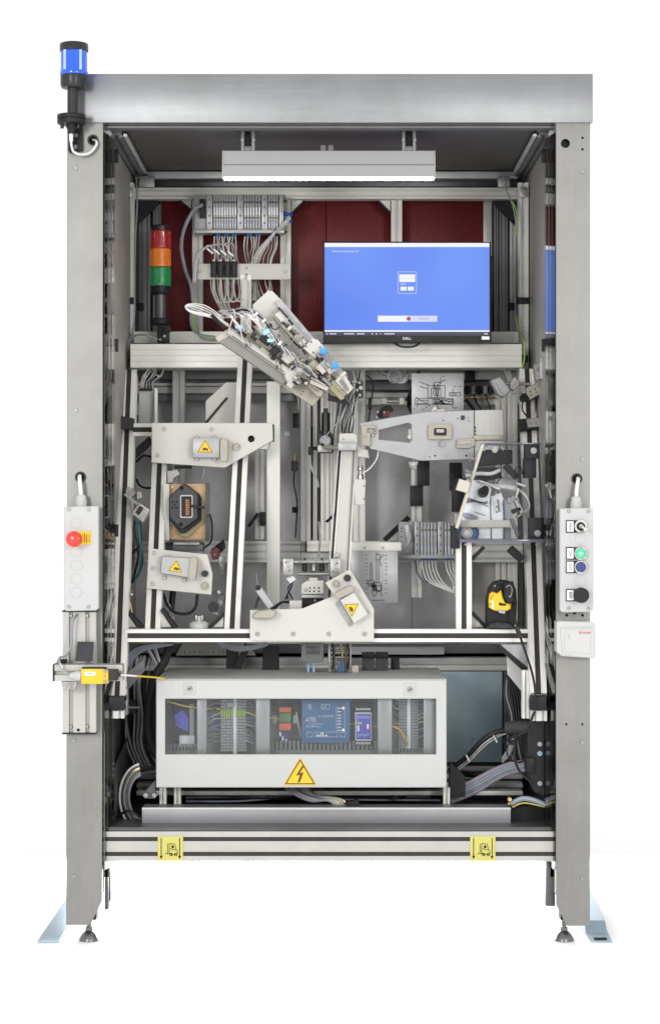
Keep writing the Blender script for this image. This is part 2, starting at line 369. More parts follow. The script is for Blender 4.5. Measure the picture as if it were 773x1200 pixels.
# header
G().box(80, 86.5, 694, 143.6, -.008, .012, .5).to('header_panel', 'header_steel', F)
G().wbox(W(81, 88, 0) + Vector((0, .006, 0)), W(693, 88, 0) + Vector((0, .82, -.004))).to('roof_sheet', 'header_steel', F)
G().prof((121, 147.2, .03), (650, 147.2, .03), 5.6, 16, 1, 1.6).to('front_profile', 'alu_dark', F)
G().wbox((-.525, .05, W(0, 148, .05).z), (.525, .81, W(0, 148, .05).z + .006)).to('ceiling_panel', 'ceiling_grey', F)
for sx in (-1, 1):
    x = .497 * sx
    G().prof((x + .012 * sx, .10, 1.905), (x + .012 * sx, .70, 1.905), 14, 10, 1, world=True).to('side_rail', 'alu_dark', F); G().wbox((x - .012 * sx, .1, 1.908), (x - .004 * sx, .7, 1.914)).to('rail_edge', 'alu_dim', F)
    G().wbox((.527 * sx, .19, .55), (.533 * sx, .815, 1.925)).to('side_panel', 'side_grey', F)
    G().add([(q * sx, y, z) for z in (.17, 1.90) for q, y in ((.5275, .006), (.5105, .082), (.5145, .083), (.5315, .007))], [(0, 1, 5, 4), (1, 2, 6, 5), (2, 3, 7, 6), (3, 0, 4, 7), (0, 3, 2, 1), (4, 5, 6, 7)]).to('side_glass', 'side_glass', F)
    for z in (1.86, 1.40, .95, .3): G().wbox((.514 * sx, .17, z), (.5262 * sx, .195, z + .03), .001).to('panel_clamp', 'black', F)
    G().wbox((.536 * sx, .022, .16), (.545 * sx, .30, 1.90)).to('post_liner', 'beige_alu', F)
G().prof((383, 146, .07), (383, 205, .70), 16, 12, 1, 3).to('ceiling_strut', 'alu_dim', F)
for pts in (((168, 186), (175, 188.5), (187, 189.5)), ((572, 189.5), (584, 188.5), (589, 186))):
    for i, (x, y) in enumerate(pts): G().wbox(W(x - 2.4, y, .62), W(x + 2.4, y + 1.6, .62) + Vector((0, .01, 0)), .0006).to('ceiling_glint', 'white_plastic', F)  # white boxes standing in for glints of light at the ceiling
for x in (140, 383 - 20, 400, 632): screw(x, 149.5, 1.6, .045, F)
for x in (81, 692): G().wbox(W(x, 90, 0) + Vector((0, .006, 0)), W(x + 1, 143, 0) + Vector((0, .82, 0))).to('header_side', 'header_steel', F)
# back, upper zone
G().box(158, 201, 606, 209, .70, .03).to('cross_rail', 'alu_dim', F)
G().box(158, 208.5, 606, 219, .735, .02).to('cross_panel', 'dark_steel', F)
G().prof((158, 226.5, .69), (612, 226.5, .69), 15, 20, 2, 2.4).to('cross_profile', 'alu', F)
G().box(163, 206, 181, 219, .66, .02).to('corner_bracket', 'zinc', F); G().box(583, 206, 597, 219, .66, .02).to('corner_bracket', 'zinc', F)
for a, b in ((186, 299.6), (300.4, 381.6), (382.6, 470), (471, 568)):
    G().box(a, 232, b, 400, .775, .004, .3).to('back_panel', 'maroon', F)
for x, y1, wd in ((231.5, 392, 14), (334.5, 392, 14), (464.5, 392, 14.5)):
    G().prof((x, 233.6, .715), (x, y1, .715), wd, 20, 1).to('upright_profile', 'alu', F)
for pts in ([(341.6, 234), (357, 234), (341.6, 250)], [(442, 234), (457, 234), (457, 248)], [(210, 234), (224, 234), (224, 246)]):
    G().poly(pts, .722, .018).to('gusset', 'alu', F)
for a, b in (((357, 234.5), (342, 250.5)), ((442, 234.5), (457, 249)), ((210, 234.5), (224, 246.5))):
    G().seg(a, b, 2.4, .718, .02).to('gusset_cover', 'black', F)
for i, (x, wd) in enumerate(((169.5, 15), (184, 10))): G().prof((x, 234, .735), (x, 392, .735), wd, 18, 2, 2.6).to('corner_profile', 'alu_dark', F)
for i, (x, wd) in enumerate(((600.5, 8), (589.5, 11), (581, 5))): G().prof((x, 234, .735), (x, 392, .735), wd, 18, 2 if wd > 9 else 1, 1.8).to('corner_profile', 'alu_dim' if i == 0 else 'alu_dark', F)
G().box(566, 232, 576, 300, .77, .01).to('filler_strip', 'alu_dim', F)
G().poly([(159, 236), (188, 236), (159, 265)], .70, .02).to('corner_gusset', 'black', F)
G().poly([(576, 236), (605, 236), (605, 265)], .70, .02).to('corner_gusset', 'black', F)
# rear uprights of the side walls
for x, y1 in ((151, 470), (612.7, 470)):
    G().prof((x, 214, .64), (x, y1, .64), 13.4, 18, 1, 3.2).to('side_upright', 'alu', F)
    G().box(x - 7.3, 348.5, x + 7.3, 356, .632, .06).to('hinge_block', 'black', F)
    G().box(x - 4, 219, x + 4, 231, .628, .012).to('joint_plate', 'zinc', F)
    screw(x, 225, 2.4, .626, F)
G().box(161, 355, 168, 363, .70, .02).to('door_stop', 'black', F); G().box(596, 355, 604, 363, .70, .02).to('door_stop', 'black', F)
# middle beam
G().box(157, 388.5, 607, 402, .60, .14, .5).to('ledge_profile', 'alu', F)
g = G()
for y in (403.2, 410, 416.8, 423.6): g.box(153, y, 611, y + (6.6 if y < 423 else 7), .50, .12, .22)
g.to('middle_beam', 'alu', F)
G().box(153.6, 404, 610.4, 430, .5016, .11, 0).to('beam_core', 'alu_dim', F)
G().wbox((-.53, .82, .26), (.53, .825, 1.93)).to('rear_sheet', 'dark_steel', F)
# back, lower zone
for a, b in ((157, 278), (278.6, 396), (396.6, 482), (482.6, 612)):
    G().box(a, 428, b, 760, .80, .004, .2).to('rear_panel', 'panel_grey', F)
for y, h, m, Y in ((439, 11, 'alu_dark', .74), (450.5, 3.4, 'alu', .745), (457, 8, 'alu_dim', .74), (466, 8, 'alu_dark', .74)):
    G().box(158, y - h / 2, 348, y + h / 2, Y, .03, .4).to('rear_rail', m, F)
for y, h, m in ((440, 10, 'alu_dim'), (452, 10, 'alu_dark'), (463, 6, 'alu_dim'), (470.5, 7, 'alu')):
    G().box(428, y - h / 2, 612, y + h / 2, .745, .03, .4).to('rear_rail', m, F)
for x, wd, ns, y0 in ((358, 13, 1, 432), (369, 5, 1, 432), (380.5, 11, 1, 432), (390, 7, 1, 432), (420.5, 16, 1, 432)):
    G().prof((x, y0, .70), (x, 634, .70), wd, 20, ns, 3).to('rear_upright', 'alu', F)
G().box(364.6, 500, 366.6, 632, .715, .01).to('gap_strip', 'black', F)
G().prof((209.5, 432, .70), (209.5, 632, .70), 16, 18, 1).to('rear_upright', 'alu_dim', F)
G().prof((304, 500, .71), (304, 632, .71), 12, 18, 1).to('rear_upright', 'alu_dim', F)
for a, b in ((158, 352), (352.6, 612)):
    G().prof((a, 646.5, .69), (b, 646.5, .69), 28, 20, 3, 2.6).to('rear_cross_profile', 'alu_dim', F)
G().prof((358, 640, .66), (398, 640, .66), 14, 12, 1).to('short_profile', 'alu', F); G().box(357.6, 634, 359.4, 647, .658, .02).to('profile_cap', 'black', F)
G().box(312.5, 447, 328, 736, .47, .07, .6).to('front_upright', 'alu', F)
for pts in (((291, 617), (302, 602)), ((382, 612), (396, 599))): G().seg(*pts, 3.6, .70, .02).to('brace_cover', 'rubber', F)
G().poly([(452, 634), (481, 634), (481, 606)], .70, .02).to('gusset', 'alu', F); G().seg((450, 633), (479, 606), 5.2, .695, .03).to('gusset_cover', 'rubber', F)
for x, y, h in ((346, 484, 17), (345, 594, 7), (307, 600, 16)): G().box(x - 3, y, x + 4, y + h, .69, .03).to('panel_latch', 'black', F)
G().poly([(347, 460), (351, 452), (352, 482), (349, 482)], .71, .02).to('latch_plate', 'zinc', F)
for x, ym, dx in ((487.7, 570, 0), (538, 566, 0)):
    G().prof((x, 545, .62), (x, 700, .62), 13.2, 18, 1).to('sub_upright', 'alu', F)
G().box(489, 540, 503, 569, .58, .05).to('clamp_block', 'black', F); G().box(481, 569, 495.5, 593, .59, .05).to('clamp_block', 'black', F)
G().box(530, 560, 546, 600, .58, .05).to('clamp_block', 'black', F); G().box(527, 542, 541, 575, .60, .04).to('clamp_block', 'black', F)
G().box(555, 490, 604, 735, .775, .01).to('inner_panel', 'side_grey', F)
g = G()
for x in (583, 590, 597, 603): g.box(x - 3, 445, x + 3, 735, .74, .03, .5)
g.to('corner_uprights', 'alu', F)
# leaning frame in front
def lprof(a, b, wd=20, ns=1, cover=True, dp=20):
    G().prof(a, b, wd, dp, ns, 6.2, 4).to('leaning_profile', 'alu', F)
    if cover:
        A, B = W(*a), W(*b); t = (B - A).normalized(); v = Vector((0, 1, 0)); v = (v - t * v.dot(t)).normalized(); u = v.cross(t); h = 3.0 * S
        pts = [q + u * x + v * y for q in (A, B) for x, y in ((-h, .0012), (h, .0012), (h, .007), (-h, .007))]
        G().add(pts, [(0, 1, 2, 3), (4, 7, 6, 5), (0, 4, 5, 1), (1, 5, 6, 2), (2, 6, 7, 3), (3, 7, 4, 0)]).to('slot_cover', 'rubber', F)
lprof((151.5, 433, .52), (137, 822, .045), 19.6)
lprof((617, 432, .50), (630.5, 812, .045), 19.6)
for x, y, dx in ((136.5, 816, 0), (630.5, 816, 0)):
    G().box(x - 9, y, x + 9.5, y + 16, .03, .06).to('profile_foot', 'black', F)
G().prof((136, 833, .05), (136, 842, .05), 19, 18, 2, 3).to('foot_stub', 'alu_dim', F); G().prof((631, 833, .05), (631, 845, .05), 19, 18, 2, 3).to('foot_stub', 'alu_dim', F)
lprof((187, 543, .40), (179, 737, .175), 18.5)
lprof((287.5, 415, .50), (271.8, 737, .175), 18.5)
lprof((146, 745, .135), (634, 745, .135), 15, 1, False, 18)
G().wbox(W(146, 742.2, .137), W(634, 747.6, .137) + Vector((0, .006, 0))).to('slot_cover', 'rubber', F)
lprof((156, 503.5, .42), (184, 503.5, .42), 16, 1, False); G().box(156, 501, 184, 506, .422, .008, 0).to('slot_cover', 'rubber', F)
lprof((543.3, 634, .16), (543.3, 737.4, .16), 18.6)
for pts, cv in (([(147, 715), (147, 735), (160, 735)], ((147, 714), (166, 736))), ([(188, 715), (188, 735), (201, 735)], ((189, 714), (206, 736))), ([(262, 721), (262, 735), (246, 735)], ((262, 720), (245, 736))),
                ([(552, 718), (552, 735), (566, 735)], ((553, 718), (570, 736))), ([(552, 640), (566, 640), (552, 654)], ((567, 641), (553, 655)))):
    G().poly(pts, .19, .03).to('gusset', 'white_paint', F); G().seg(*cv, 4, .185, .04).to('gusset_cover', 'black', F)
G().seg((598, 643), (612, 656), 9, .19, .05).to('gusset_cover', 'black', F)
G().poly([(241, 470), (265, 448), (279, 448), (279, 498), (241, 498)], .52, .01).to('corner_plate', 'white_paint', F)
G().seg((239, 498), (266, 466), 2.5, .515, .02).to('corner_plate_cover', 'black', F)
G().prof((288, 322, .58), (288, 420, .58), 14, 16, 1).to('hanger_profile', 'alu', F)
# lower zone
G().box(158, 765, 596, 770, .66, .03).to('lower_rail', 'alu_dark', F)
G().box(158, 771, 594, 779, .62, .06).to('lower_rail', 'alu_dim', F); G().box(158, 779.6, 594, 786, .61, .06).to('lower_rail', 'alu', F)
G().box(158, 752, 600, 768, .78, .004).to('lower_back_sheet', 'panel_grey', F)
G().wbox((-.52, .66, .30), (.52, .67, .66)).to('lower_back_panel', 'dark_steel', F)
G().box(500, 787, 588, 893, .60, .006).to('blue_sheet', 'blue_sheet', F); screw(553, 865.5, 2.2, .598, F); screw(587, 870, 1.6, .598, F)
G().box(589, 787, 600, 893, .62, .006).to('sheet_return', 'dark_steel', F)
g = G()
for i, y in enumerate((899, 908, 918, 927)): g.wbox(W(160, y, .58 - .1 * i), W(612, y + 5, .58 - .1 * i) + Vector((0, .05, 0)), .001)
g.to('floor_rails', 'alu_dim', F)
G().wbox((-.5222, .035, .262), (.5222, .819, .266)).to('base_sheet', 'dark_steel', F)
for x in (191, 208, 523): G().prof((x, 923, .2), (x, 944, .2), 8, 12, 1, 2).to('cabinet_leg', 'alu', F)
G().box(166.5, 946.5, 598, 970, .10, .002, .3).to('trough_front', 'trough_alu', F); G().wbox(W(166.5, 947, .102), W(598, 948.5, .102) + Vector((0, .07, 0))).to('trough_top', 'trough_alu', F)
G().box(166.5, 946.5, 598, 949, .098, .003, .2).to('trough_lip', 'alu_dim', F)
G().prof((119.6, 992, .02), (651, 992, .02), 35, 30, 2, 5, 4).to('base_profile', 'alu_front', F)
for y in (983.25, 1000.75): G().box(119.7, y - 2.7, 650.8, y + 2.7, .0215, .006, 0).to('slot_cover', 'rubber', F)
G().box(119.6, 971, 650, 973.6, .03, .05, .2).to('base_seal', 'dark_steel', F)
# lower left shroud
for sx in (-1, 1):
    G().wbox((.522 * sx, .03, .18), (.526 * sx, .819, .56)).to('lower_side_sheet', 'dark_steel', F)
G().poly([(128.5, 912, .04), (128.5, 985, .04), (157, 880, .45), (157, 845, .45)], .04, .004, bev=0).to('shroud_flange', 'dark_steel', F)
G().poly([(147, 790), (170, 771), (170, 786), (147, 812)], .10, .012).to('strut_plate', 'dark_steel', F)
G().box(143, 805, 150, 838, .09, .03).to('strut_plate', 'alu_dark', F)
G().poly([(584, 755), (622, 755), (622, 786), (588, 758)], .16, .02).to('shelf_plate', 'plaque', F); G().seg((584, 757), (620, 790), 5, .155, .03).to('shelf_edge', 'black', F)
G().poly([(593, 765), (612, 778), (612, 812), (594, 790)], .2, .006).to('shelf_bracket', 'alu_dim', F)
G().prof((615.5, 786, .09), (615.5, 842, .09), 8, 16, 1, 2.5).to('short_upright', 'alu', F)
# feet and floor plates
for x, sx in ((104.7, -1), (660.3, 1)):
    g = T('levelling_foot', 'domed steel levelling foot under the %s post' % ('left' if sx < 0 else 'right'), 'machine foot', x, 1107, .03, 'levelling feet under the posts')
    G().lathe(x, [(1089, 1.5), (1091, 5), (1095, 9), (1100, 11.6), (1104, 12), (1107, 11)], .03).to('foot_pad', 'foot_steel', g)
    G().lathe(x, [(1050, 2.6), (1086, 2.6), (1086.1, 4.2), (1090, 4.2), (1090.1, 3)], .03, 16).to('threaded_stem', 'foot_steel', g)
    xx = -.522 if sx < 0 else .522
    G().wbox((xx - .002 * sx, .05, .19), (xx + .018 * sx, .11, .145), .001).to('inner_leg', 'dark_steel', F)
    G().wbox((xx - .001 * sx, .07, .085), (xx + .010 * sx, .10, .20), .001).to('leg_rod', 'dark_steel', F)
G().wbox(W(123, 1010, .05), W(127, 1066, .05) + Vector((0, .06, 0)), .001).to('inner_leg', 'dark_steel', F)
G().wbox(W(639, 1010, .05), W(650, 1062, .05) + Vector((0, .06, 0)), .001).to('inner_leg', 'dark_steel', F)
for sx, l in ((-1, 'bluish zinc floor plate sticking out beside the left post'), (1, 'bluish zinc floor plate with a slotted step beside the right post')):
    p = T('floor_plate', l, 'floor plate', loc=(.665 * sx, .05, 0), group='zinc plates beside the posts')
    x0, x1 = (.634, .684) if sx < 0 else (.630, .668)
    if sx < 0: G().wbox((-.684, 0, 0), (-.634, .72, .006), .001).to('plate', 'blue_zinc', p)
    else:
        G().add([(.61, 0, 0), (.662, 0, 0), (.662, .10, .004), (.66, .13, .028), (.684, .75, .028), (.684, .75, .02), (.61, .75, .02), (.61, .75, .028), (.61, .13, .028), (.61, .1, .004)],
                [(0, 1, 2, 9), (9, 2, 3, 8), (8, 3, 4, 7), (4, 5, 6, 7), (0, 9, 8, 7, 6), (1, 5, 4, 3, 2), (0, 6, 5, 1)]).to('plate', 'blue_zinc', p)
        G().wbox((.622, .03, .0005), (.652, .042, .0046)).to('slot', 'ink', p)

# ------------------------------------------------------------------ roof: beacon and work lamp
t = T('beacon_light', 'blue beacon lamp on black pole above the left post', 'beacon', 86, 178, -.045)
G().lathe(87, [(50.5, 13), (51.5, 16), (53, 16.8), (60.5, 16.8), (61, 15.6)], -.045).to('cap', 'black_satin', t)
G().lathe(87, [(60.5, 15.6), (86.5, 15.6)], -.045, 40).to('lens', 'lens_blue', t)
G().lathe(87, [(84, 16.2), (85.2, 16.6), (87.4, 16.6), (88.6, 16)], -.045).to('lens_rim', 'lens_blue', t)
for a in (-125, -55, 55, 125):
    c = W(87, 73, -.045) + Vector((math.cos(R(a)) * .0312, math.sin(R(a)) * .0312, 0))
    G().cone(c - Vector((0, 0, .022)), c + Vector((0, 0, .024)), .0034, .0034, 8).to('lens_rib', 'lens_blue_rib', t)
G().lathe(86.3, [(88.5, 15.2), (100, 15.2), (103.5, 13.5), (104, 6)], -.045).to('base', 'black_satin', t)
G().lathe(85.5, [(103, 6.4), (136, 6.4)], -.045, 24).to('pole', 'black_satin', t)
G().lathe(84, [(134.5, 15.5), (135.5, 16.8), (139.5, 16.8), (140, 16), (140.5, 16.8), (145, 16.6), (146, 15)], -.045).to('flange', 'black', t)
for x in (73, 80, 92): G().lathe(x, [(146, 2.2), (150.5, 2.2)], -.05, 6).to('nut', 'black_satin', t)
G().lathe(84, [(145.5, 6), (150, 6), (152, 4.6), (157, 4.4)], -.048, 12).to('gland', 'black', t)
G().box(80, 147, 97, 177, -.012, .008, .8).box(80, 147, 82, 177, -.05, .04, .3).to('bracket', 'black', t)
screw(89, 158.5, 2.4, -.014, t); screw(88.5, 172, 2.6, -.014, t)
G().tube([(84, 156, -.048), (83.5, 166, -.05), (86, 177, -.04), (95, 181, -.03), (105, 179, -.02), (112.5, 171, -.015), (113, 165.5, -.012), (109, 163.5, .01)], 1.5).to('cable', 'cable_white', t)
G().lathe(83.6, [(157, 2.6), (166, 2.2)], -.05, 10).to('cable_sleeve', 'cable_white', t)
t = T('work_lamp', 'long grey work lamp with glowing white edge under the header', 'lamp', 385, 176, .10)
G().poly([(261, 176.5), (509, 176.5), (509, 193), (261, 193)], .10, .055).to('housing', 'lamp_alu', t)
G().poly([(261, 193.2), (509, 193.2), (508.6, 207.5), (261.4, 207.5)], .098, .06).to('front_rail', 'lamp_alu', t)
G().wbox(W(262.5, 207.6, .1), W(507.5, 209.2, .1) + Vector((0, .030, 0)), .001).to('diffuser', 'lamp_white', t)
G().box(260.3, 176, 261.4, 208.5, .097, .063, .2).to('end_cap', 'side_grey', t); G().box(508.6, 176, 509.8, 208.5, .097, .063, .2).to('end_cap', 'side_grey', t)
for x in (290.5, 479):
    b = G().box(x - 8, 148, x - 4.5, 177, .10, .03).box(x + 4.5, 148, x + 8, 177, .10, .03).box(x - 8, 147.5, x + 8, 152.5, .10, .03).box(x - 8, 171, x + 8, 177, .105, .03).to('hanger', 'alu_dark', t)
    screw(x - 6.6, 164, 2, .098, t); screw(x + 6.6, 164, 2, .098, t)
    G().box(x - 3, 153, x + 3, 171, .12, .01).to('hanger_core', 'black', t)

# ------------------------------------------------------------------ signal tower
t = T('signal_tower', 'red, amber and green stack light on black pole before maroon panel', 'signal light', 188, 400, .56)
G().lathe(188, [(264, 9), (265.5, 11.2), (271, 11.2)], .56).to('cap', 'black_satin', t)
for y0, y1, m in ((271, 291.3, 'lens_red'), (292, 313, 'lens_amber'), (313.8, 335.5, 'lens_green')):
    l = G().lathe(188, [(y0, 12), (y0 + 1.2, 12.4), (y0 + 1.3, 11.9), (y1 - 1.8, 11.9), (y1 - 1.7, 12.4), (y1, 12)], .56).to('lens', m, t)
    g = G()
    for a in range(0, 360, 30):
        c = W(188, y0 + 2, .56) + Vector((math.cos(R(a)) * .0264, math.sin(R(a)) * .0264, 0)); e = W(188, y1 - 2.5, .56) + Vector((math.cos(R(a)) * .0264, math.sin(R(a)) * .0264, 0))
        g.cone(c, e, .0012, .0012, 6)
    g.to('lens_rib', m, l)
G().lathe(188, [(335.5, 12), (336, 11.4), (343, 11.2), (345.5, 9)], .56).to('base', 'black', t)
G().lathe(188, [(345, 6.5), (374, 6.5)], .56, 20).to('pole', 'dark_steel', t)
G().lathe(188, [(373.5, 11.5), (374.5, 12.4), (380, 12.4), (381, 11.5)], .56).to('flange', 'black', t)
G().box(184, 381, 198, 401, .53, .03, .8).box(191, 383, 200, 389, .52, .02).to('bracket', 'black', t)
screw(193, 394, 2, .528, t); screw(188, 398, 1.6, .528, t)
G().tube([(185, 398, .53), (172, 393, .53), (160, 393, .55), (151, 402, .56), (150, 420, .57)], 1.3).to('cable', 'cable_grey', t)

# ------------------------------------------------------------------ valve blocks
def hoses(root, specs, m, r, n='hose'):
    for p in specs: G().tube(p, r, 6).to(n, m, root)
t = T('valve_block', 'wide pneumatic valve block on top rail before the maroon panels', 'valve block', 280, 272, .60)
Y = .62
G().box(227.5, 228, 334, 272.5, Y + .02, .05, .5).to('base', 'terminal_grey', t)
G().box(227, 268.5, 333, 273, Y + .005, .05, .4).to('manifold', 'carrier_alu', t)
G().box(228, 231, 242, 271, Y + .01, .03).to('end_block', 'terminal_grey', t)
for y in (234, 249, 262, 267): screw(231, y, 1.3, Y + .008, t)
G().box(234, 233, 240, 255, Y - .008, .03).to('connector', 'black', t)
for x0 in (242, 278, 306.5):
    p = G().box(x0, 228, x0 + 7, 268.5, Y, .04).to('separator', 'plaque', t)
    for y in (234, 242.5, 253, 261.5): screw(x0 + 3.5, y, 1.5, Y, t, 'alu_dark')
k = random.Random(3)
slices = [250.2 + i * 3.06 for i in range(9)] + [286 + i * 3.35 for i in range(6)] + [314.4 + i * 3.0 for i in range(4)]
for i, x in enumerate(slices):
    p = G().box(x, 228.5, x + 2.5, 268, Y + .004, .03, .3).to('valve', 'carrier_alu', t)
    G().box(x + .3, 243, x + 2.2, 252, Y + .0025, .004, .1).to('valve_label', 'white_print', p)
    G().box(x + .5, 254.5, x + 2, 256, Y + .002, .004, .1).box(x + .5, 236, x + 2, 238, Y + .002, .004, .1).to('push_pin', 'black', p)
    G().box(x + .3, 258, x + 2.2, 266, Y + .0025, .004, .1).to('valve_tag', 'tag_pale', p)
G().box(327, 228, 332, 268.5, Y, .04).to('end_plate', 'plaque', t); screw(329, 247, 1.3, Y, t)
for i, x in enumerate(slices): G().lathe(x + 1.2, [(272.5, 1.5), (276.5, 1.5), (277, 1.1)], Y + .025, 8).to('fitting', 'blue_fitting' if i % 3 else 'black', t)
for y, m in ((250, 'blue_fitting'), (257.5, 'blue_fitting')): G().rod((331, y, Y + .02), (341, y + 2, Y), 2.6).to('elbow_fitting', m, t)
for y in (236, 272): G().rod((331, y, Y + .02), (336, y, Y + .01), 1.8).to('brass_fitting', 'brass', t)
sp = []
for i, x in enumerate(slices):
    e = 247 + (x - 250) * .62 + k.uniform(-4, 4)
    b = 1 if i > 9 else 0
    sp.append([(x + 1.2, 276, Y + .025), (x + k.uniform(-1, 2) + .5, 290, Y + .03), (x + (e + 18 - x) * .5 + k.uniform(-2, 2), 306, Y + .04 + k.uniform(-.01, .02)), (e + 25 + k.uniform(-3, 3), 335, Y + .03), (e + 28 + k.uniform(-4, 4), 352, Y)])
for j in range(5): sp.append([(340 - j % 2, 252 + j * 2, Y), (326 - 3 * j, 268 + j * 3, Y - .01), (306 - 2 * j, 300, Y), (299 - 3 * j, 330, Y), (296 - 3 * j, 352, Y)])
for i, q in enumerate(sp): G().tube(q, .95, 6).to('hose', 'hose_light' if i % 3 == 0 else 'hose_grey', t)
G().tube([(237, 240, Y - .01), (227, 246, Y - .02), (216, 268, Y - .02), (212.5, 290, Y - .01), (217, 315, Y), (224, 335, Y), (226, 352, Y)], 2.5).to('supply_cable', 'cable_grey', t)
for j in range(4): G().tube([(226 + j * 1.6, 350, Y), (223 + j * 2, 372, Y - .01), (226 + 2 * j, 386, Y - .02), (236, 392 + j * 1.3, Y - .04), (252, 394.5 + j * 1.5, -.04 + Y)], 1.2).to('supply_cable', ('cable_grey', 'cable_blue_grey', 'wire_green', 'cable_grey')[j], t)

t = T('regulator_plate', 'white plate with four black flow regulators below the valve block', 'regulator plate', 286, 327, .57)
G().box(231.5, 309, 340.5, 327.5, .585, .006, .4).to('plate', 'white_paint', t)
for y in (314, 321.5): screw(289, y, .9, .583, t, 'black')
for x in (234, 334): screw(x, 318, 2, .583, t)
for i in range(4):
    x = 250.5 + i * 8
    r = G().lathe(x, [(306.5, 3), (308, 3.6), (324, 3.6), (325, 3)], .57, 12).to('regulator', 'black', t)
    G().lathe(x, [(304.5, 1.4), (307, 2)], .57, 10).to('cap', 'cable_white', r)
    g = G()
    for y in range(309, 324, 2): g.lathe(x, [(y, 3.7), (y + .2, 3.95), (y + .8, 3.95), (y + 1, 3.7)], .57, 12)
    g.to('grip_ring', 'anthracite', r)
    G().tube([(x + 1, 305, .57), (x + 1, 296 - i, .555), (x - 5, 288 - i, .55), (240 - i * .5, 291, .55), (231 - i * .6, 304, .56), (229 - i, 330, .57)], 1.15, 6).to('hose', 'cable_grey' if i % 2 else 'hose_grey', t)
    G().tube([(x, 325, .57), (x - .5, 340, .56), (x + 3, 352, .55), (x + 9, 355 - i, .55), (x + 14, 347, .56), (x + 15 - i, 328, .59)], 1.1, 6).to('hose', 'hose_grey', t)
    G().seg((x - 8, 291 + i), (x - 1, 297 + i), 2.1, .545, .004).to('hose_sleeve', 'cable_white', t)
for i in range(6): G().tube([(247 + i * 4, 325, .60), (248 + i * 4, 340, .58), (255 + i * 2.6, 356, .54), (262 + i * 2, 368, .45)], 1.0, 6).to('hose', 'hose_light' if i % 2 else 'hose_grey', t)
G().box(283, 327, 290, 362, .55, .02).to('hose_guide', 'white_paint', t)

# ------------------------------------------------------------------ monitor
t = T('monitor', 'black framed monitor with glowing blue screen on the middle beam', 'monitor', 477, 403, .45)
Y = .42
G().poly([(378.3, 282.6), (574.8, 283.6), (575.3, 401), (378.6, 402.6)], Y, .035, bev=.8).to('bezel', 'black', t)
sc = G().box(380.3, 284.8, 573, 393.2, Y - .0006, .002, 0).to('screen', 'screen_blue', t)
for a, b in ((284.8, 289.4), (387, 388.8)): G().box(380.3, a, 573, b, Y - .0012, .001, 0).to('window_bar', 'screen_white', sc)
G().box(380.3, 388.9, 573, 393.2, Y - .0012, .001, 0).to('task_bar', 'screen_dark', sc)
g = G()
for x, wd in ((382, 2), (386, 8), (403, 12), (418, 9), (435, 2), (440, 2), (445, 1), (450, 12), (567, 4)): g.box(x, 390.6, x + wd, 391.8, Y - .0016, .0006, 0)
g.to('task_icon', 'screen_pale', sc)
text('Guided operand operating modus  5.A.7', 388.5, 294.4, 2.1, Y - .001, 'screen_white', sc, align='LEFT', xs=.72)
g = G()
for a in ((466, 318.5, 487.5, 318.5), (466, 344, 487.5, 344), (466, 318.5, 466, 344), (487.5, 318.5, 487.5, 344)): g.seg(a[:2], a[2:], .5, Y - .0012, .0006, 0)
g.to('dialog_outline', 'screen_pale', sc)
G().box(467.5, 321.5, 486, 330.5, Y - .0012, .0006, 0).box(469, 336, 476, 340.5, Y - .0012, .0006, 0).box(477.5, 336, 484.5, 340.5, Y - .0012, .0006, 0).to('dialog_field', 'screen_white', sc)
G().box(468.5, 326, 485, 326.6, Y - .0016, .0004, 0).box(469, 332.5, 475, 333.5, Y - .0016, .0004, 0).to('dialog_text', 'screen_pale', sc)
G().box(442.5, 370, 478, 377, Y - .0012, .0006, 0).to('login_field', 'screen_white', sc); G().box(478, 370, 512, 377, Y - .0012, .0006, 0).to('login_field', 'screen_pale', sc)
text('Select operator', 459, 373.6, 2, Y - .0018, 'screen_pale', sc, xs=.9); text('Scan chip here', 496, 373.6, 2, Y - .0018, 'screen_dark', sc, xs=.8)
G().disc(478.5, 373.5, 2.6, Y - .002, .0006).to('login_icon', 'screen_red', sc)
text('DELL', 476.5, 396.8, 3.2, Y - .0006, 'white_print', t, xs=1.1)
G().box(564, 394.2, 573, 398, Y - .0006, .001, 0).to('sticker', 'white_print', t)
G().tube([(461, 401.5, .44), (468, 405.5, .42), (477, 406.8, .42), (486, 405.5, .42), (492, 401.5, .44)], 1.4).to('stand_loop', 'black', t)
G().box(455, 330, 500, 390, Y + .036, .14).to('wall_arm', 'black', t)

# ------------------------------------------------------------------ control boxes on the posts
def ctl(name, label, x0, x1, y0, y1, scr):
    t = T(name, label, 'control box', (x0 + x1) / 2, y1, -.03)
    G().poly([(x0, y0 + 1), (x1, y0), (x1 + .3, y1 - 3), (x1 - 3, y1), (x0 + 3, y1 + .6), (x0, y1 - 2)], -.06, .022, bev=1.0).to('lid', 'box_plastic', t)
    G().poly([(x0 + .8, y0 + 1.5), (x1 - .4, y0 + 1), (x1 - .4, y1 - 4), (x0 + .8, y1 - 2)], -.037, .036, bev=.2).to('back_box', 'box_plastic', t)
    for x in scr[0]:
        for y in scr[1]: screw(x, y, 2, -.061, t)
    return t
t = ctl('stop_button_box', 'pale grey control box with red emergency stop on left post', 75, 115.5, 593, 715.5, ((81, 104), (597, 711)))
for y in (613, 646, 663, 679, 694.5): G().ring(90, y, 6.9, 6.2, -.0606, .0015).disc(90, y, 6.1, -.0603, .001).to('blank_plug', 'box_plastic', t)
b = G().disc(88, 632, 9, -.062, .002).box(88, 622.5, 107, 638, -.062, .002, .3).to('stop_label', 'orange_yellow', t)
g = G()
